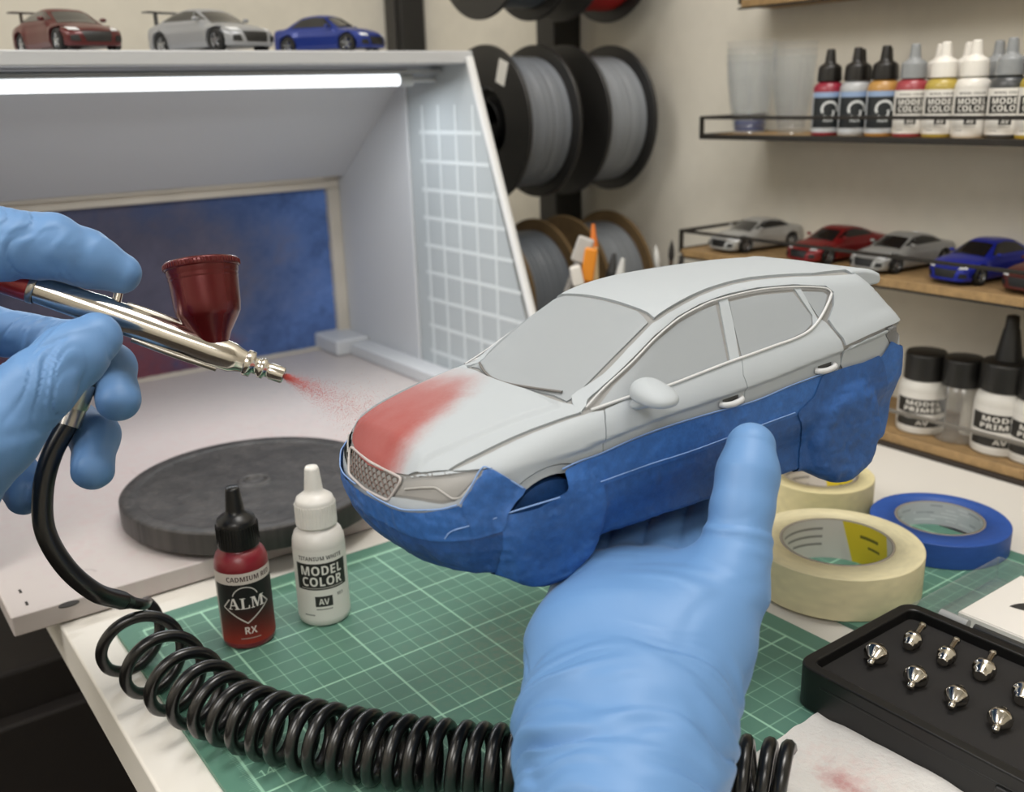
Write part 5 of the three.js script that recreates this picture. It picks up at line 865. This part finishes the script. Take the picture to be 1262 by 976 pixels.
// ---------------------------------------------------------------- paper towel
{ const w = 0.16, l = 0.20, g = new THREE.PlaneGeometry(w, l, 90, 110).rotateX(-Math.PI / 2), p = g.attributes.position;
  for (let i = 0; i < p.count; i++) { const x = p.getX(i), z = p.getZ(i); p.setY(i, 0.0022 + 0.0016 * noise(x * 40, z * 40, 3) + 0.0005 * noise(x * 160, z * 160, 4)); p.setX(i, x + 0.0012 * noise(z * 60, 2, 1)); p.setZ(i, z + 0.0012 * noise(x * 60, 5, 1)); } g.computeVertexNormals();
  const tx = canvasTex(1024, 1280, (c, W, H) => { c.fillStyle = '#d6d3cf'; c.fillRect(0, 0, W, H); const q = (u, v) => { const s = onY(u, v, 0.004); return [(s.x - 0.1435) / w * W, (s.z + 0.2085) / l * H]; };
    for (const [u, v, n, s, col] of [[1050, 955, 900, 46, 'rgba(190,110,110,0.016)'], [1040, 965, 500, 20, 'rgba(180,90,92,0.025)'], [915, 945, 300, 30, 'rgba(190,150,150,0.02)']]) { const [X, Y] = q(u, v); for (let i = 0; i < n; i++) { const a = hash3(i, 1, u) * 6.283, k = Math.sqrt(-2 * Math.log(0.002 + 0.997 * hash3(i, 2, u))) * s; c.fillStyle = col; c.beginPath(); c.arc(X + Math.cos(a) * k, Y + Math.sin(a) * k * 1.6, 3 + 9 * hash3(i, 3, u), 0, 7); c.fill(); } } });
  const tb = noiseTex(256, 0.5, 0.4, [[32, 0.6], [128, 0.4]], false); tb.repeat.set(4, 5);
  const o = mesh('paper_towel', g, M(0xffffff, 0.95, { map: tx, bumpMap: tb, bumpScale: 0.0004, side: THREE.DoubleSide })); o.position.set(0.1435 + w / 2, 0.0030, -0.2085 + l / 2); tag(o, 'white paper towel with red paint stains beside the nozzle case', 'paper towel'); }

// ---------------------------------------------------------------- small display cars
{
  const kinds = {
    coupe: { Y: [[-2.3, 0.6], [-2.15, 0.86], [-1.9, 0.95], [-1.5, 1.02], [-1.1, 1.17], [-0.7, 1.28], [-0.2, 1.33], [0.15, 1.29], [0.5, 1.12], [0.85, 0.93], [1.0, 0.87], [1.5, 0.79], [1.9, 0.68], [2.1, 0.55], [2.25, 0.3]], W: 0.92, ax: [1.33, -1.30] },
    sedan: { Y: [[-2.3, 0.7], [-2.15, 0.93], [-1.9, 1.0], [-1.55, 1.03], [-1.15, 1.22], [-0.8, 1.37], [-0.2, 1.42], [0.2, 1.37], [0.55, 1.18], [0.9, 0.98], [1.05, 0.93], [1.5, 0.87], [1.9, 0.76], [2.1, 0.62], [2.25, 0.35]], W: 0.88, ax: [1.35, -1.35] },
  };
  const cache = {};
  const make = k => cache[k] ??= (() => {
    const K = kinds[k], Y = spl(K.Y), Wp = spl([[-2.3, 0.72], [-2.0, 0.84], [-1.5, 0.9], [0, 0.88], [1.3, 0.9], [1.8, 0.82], [2.1, 0.68], [2.3, 0.5]]);
    const F0 = (x, y, z) => { const a = Math.abs(z), z2 = a * a, sl = (Y(x + 0.03) - Y(x - 0.03)) / 0.06, d1 = (y - Y(x + 0.2 * z2 * smooth(-0.4, 0.4, x)) + 0.1 * z2) / Math.sqrt(1 + sl * sl), yb = 0.86; const fl = 0.05 * Math.max(smooth(0.5, 0.2, Math.abs(x - K.ax[0])), smooth(0.55, 0.2, Math.abs(x - K.ax[1]))) * smooth(0.95, 0.6, y); const d2 = (a - Wp(x) * K.W / 0.9 - fl + (y > yb ? 0.05 + 0.62 * (y - yb) : 0.05 * smooth(0.6, yb, y)) + 0.05 * smooth(0.35, 0.15, y)) * 0.88; let d = smax(d1, d2, 0.12); d = smax(d, (x - 2.16 + 0.2 * z2 + 0.15 * z2 * z2) * 0.95, 0.1); d = smax(d, (-2.14 + 0.12 * z2 - x) * 0.95, 0.1); return smax(d, 0.16 - y, 0.05); };
    const F = (x, y, z) => Math.max(F0(x, y, z), -Math.max(Math.min(Math.hypot(x - K.ax[0], y - 0.33), Math.hypot(x - K.ax[1], y - 0.33)) - 0.385, 0.55 - Math.abs(z)));
    const hit = (f, a, b) => { for (let i = 0; i < 18; i++) { const m = (a + b) / 2; f(m) < 0 ? b = m : a = m; } return b; };
    const sk = (x, y, z, o) => { const n = grad(F0, x, y, z, 0.01).normalize(); return [V(x, y, z).addScaledVector(n, o), n]; };
    const side = (sg, o) => (x, y) => sk(x, y, sg * hit(z => F0(x, y, z), 1.2, 0), o), top = o => (x, z) => sk(x, hit(y => F0(x, y, z), 1.7, 0.3), z, o), front = (o, s) => (z, y) => sk(hit(x => F0(x, y, z), 2.6 * s, 1 * s), y, z, o);
    const yr = Y(-0.2), G = { body: nets(F, [-2.35, 0.05, -1.1], [2.35, 1.6, 1.1], 0.055) };
    const sw = [[0.66, 0.95], [0.18, yr - 0.13], [-0.3, yr - 0.09], [-0.85, yr - 0.17], [-1.2, 0.98]];
    G.glass = [['windscreen', sheet([[0.9, -0.6], [0.98, 0], [0.9, 0.6], [0.3, 0.5], [0.34, 0], [0.3, -0.5]], top(0.012), 0.12, 0.02)], ['rear_window', sheet([[-0.82, -0.46], [-0.8, 0.46], [-1.36, 0.56], [-1.36, -0.56]], top(0.012), 0.12, 0.02)], ...[-1, 1].map(s => ['side_window', sheet(sw, side(s, 0.012), 0.12, 0.02)])];
    G.grille = sheet([[-0.36, 0.28], [0.36, 0.28], [0.44, 0.56], [-0.44, 0.56]], front(0.012, 1), 0.1, 0.02);
    G.lamps = [-1, 1].map(s => sheet([[s * 0.46, 0.58], [s * 0.72, 0.60], [s * 0.74, 0.68], [s * 0.5, 0.66]], front(0.014, 1), 0.06, 0.02));
    G.intake = [-1, 1].map(s => sheet([[s * 0.5, 0.28], [s * 0.74, 0.30], [s * 0.74, 0.44], [s * 0.54, 0.46]], front(0.012, 1), 0.08, 0.02));
    G.tail = [-1, 1].map(s => sheet([[s * 0.4, 0.70], [s * 0.72, 0.70], [s * 0.72, 0.80], [s * 0.42, 0.80]], front(0.014, -1), 0.08, 0.02));
    const wl = lathe([[0.20, -0.10], [0.30, -0.11], [0.335, -0.08], [0.335, 0.08], [0.30, 0.11], [0.22, 0.11], [0.21, 0.06]], 28).rotateX(Math.PI / 2), sp = []; for (let i = 0; i < 5; i++) sp.push(box(0.05, 0.20, 0.03, 0.008, 0, 0.12, 0.075).rotateZ(i * 1.2566)); sp.push(new THREE.CylinderGeometry(0.05, 0.05, 0.04, 14).rotateX(Math.PI / 2).translate(0, 0, 0.08), lathe([[0.20, 0.05], [0.225, 0.09], [0.235, 0.09], [0.235, 0.04]], 28).rotateX(Math.PI / 2));
    G.tire = wl; G.rim = merge(sp); G.mirror = new THREE.SphereGeometry(0.09, 14, 10).scale(0.8, 0.7, 1.2); G.ax = K.ax;
    return G;
  })();
  const dark = M(0x14161a, 0.12, { clearcoat: 0.6 }), blk = M(0x0e0e0e, 0.5), rub = M(0x121212, 0.7), lampM = M(0xd9dcdf, 0.15, { clearcoat: 0.5 }), red = M(0x7a1215, 0.2), rimM = M(0xb9bcc0, 0.25, { metalness: 0.8 });
  const smallCar = (kind, paint, pos, heading, scale, label, group, wing) => {
    const G = make(kind), t = thing('toy_car', label, 'toy car', pos, group, Math.atan2(-heading[1], heading[0])), pm = M(paint, 0.34, { metalness: 0.25, clearcoat: 0.25, clearcoatRoughness: 0.15 }); t.scale.setScalar(scale);
    const pt = mesh('body', G.body, pm, t);
    for (const [n, g] of G.glass) mesh(n, g, dark, t); mesh('grille', G.grille, blk, t);
    for (const g of G.lamps) mesh('headlight', g, lampM, t); for (const g of G.intake) mesh('air_intake', g, blk, t); for (const g of G.tail) mesh('tail_light', g, red, t);
    for (const x of G.ax) for (const s of [-1, 1]) { const w = mesh('wheel', G.tire, rub, t); w.position.set(x, 0.335, s * 0.80); if (s < 0) w.rotation.y = Math.PI; mesh('rim', G.rim, rimM, w); }
    for (const s of [-1, 1]) { const m = mesh('door_mirror', G.mirror, pm, t); m.position.set(0.55, 0.98, s * 0.93); }
    if (wing) { const w = mesh('rear_wing', box(0.34, 0.045, 1.66, 0.02, -2.05, 1.33, 0), wing, t); for (const s of [-1, 1]) mesh('wing_strut', box(0.16, 0.42, 0.05, 0.01, -1.98, 1.12, s * 0.5), wing, w); }
    return t;
  };
  const right = V(camR.x, 0, camR.z).normalize(), toV = V(-fwd.x, 0, -fwd.z).normalize(), hd = (a, b) => { const h = right.clone().multiplyScalar(a).addScaledVector(toV, b).normalize(); return [h.x, h.z]; };
  const yr = 0.2837, gB = 'display cars on the booth roof', gS = 'display cars on the middle shelf';
  { const p = onZ(84, 54, -0.725); smallCar('coupe', 0x4c090c, [p.x, yr, p.z], hd(0.72, 0.70), 1 / 46, 'dark red sports car with rear wing on the booth roof', gB, M(0x33251f, 0.4)); }
  { const p = onZ(262, 62, -0.722); smallCar('coupe', 0x8f9194, [p.x, yr, p.z], hd(0.80, 0.60), 1 / 43, 'silver sports coupe with rear wing on the booth roof', gB, M(0x3a3a3c, 0.4)); }
  { const p = onZ(408, 66, -0.722); smallCar('sedan', 0x102a78, [p.x, yr, p.z], hd(0.90, 0.44), 1 / 50, 'blue saloon toy car on the booth roof next to the silver coupe', gB); }
  const sh = (u, x, k, c, lab, h = [-0.85, 0.5], s = 1 / 52) => { const z = onX(u, 300, x).z; smallCar(k, c, [x, SM, z], hd(...h), s, lab, gS); };
  sh(930, 0.652, 'coupe', 0xb4b5b3, 'silver toy sports car at the open end of the middle shelf'); sh(1030, 0.652, 'coupe', 0x7e151a, 'dark red toy coupe between the two silver ones on the shelf'); sh(1112, 0.652, 'coupe', 0x9c9d9c, 'grey-silver toy coupe between the red and blue ones on the shelf'); sh(1215, 0.652, 'sedan', 0x16269a, 'deep blue toy car on the middle shelf'); sh(1310, 0.652, 'sedan', 0x5a2420, 'brown-red toy car next to the blue one on the middle shelf');
}
renderer.render(scene, camera);
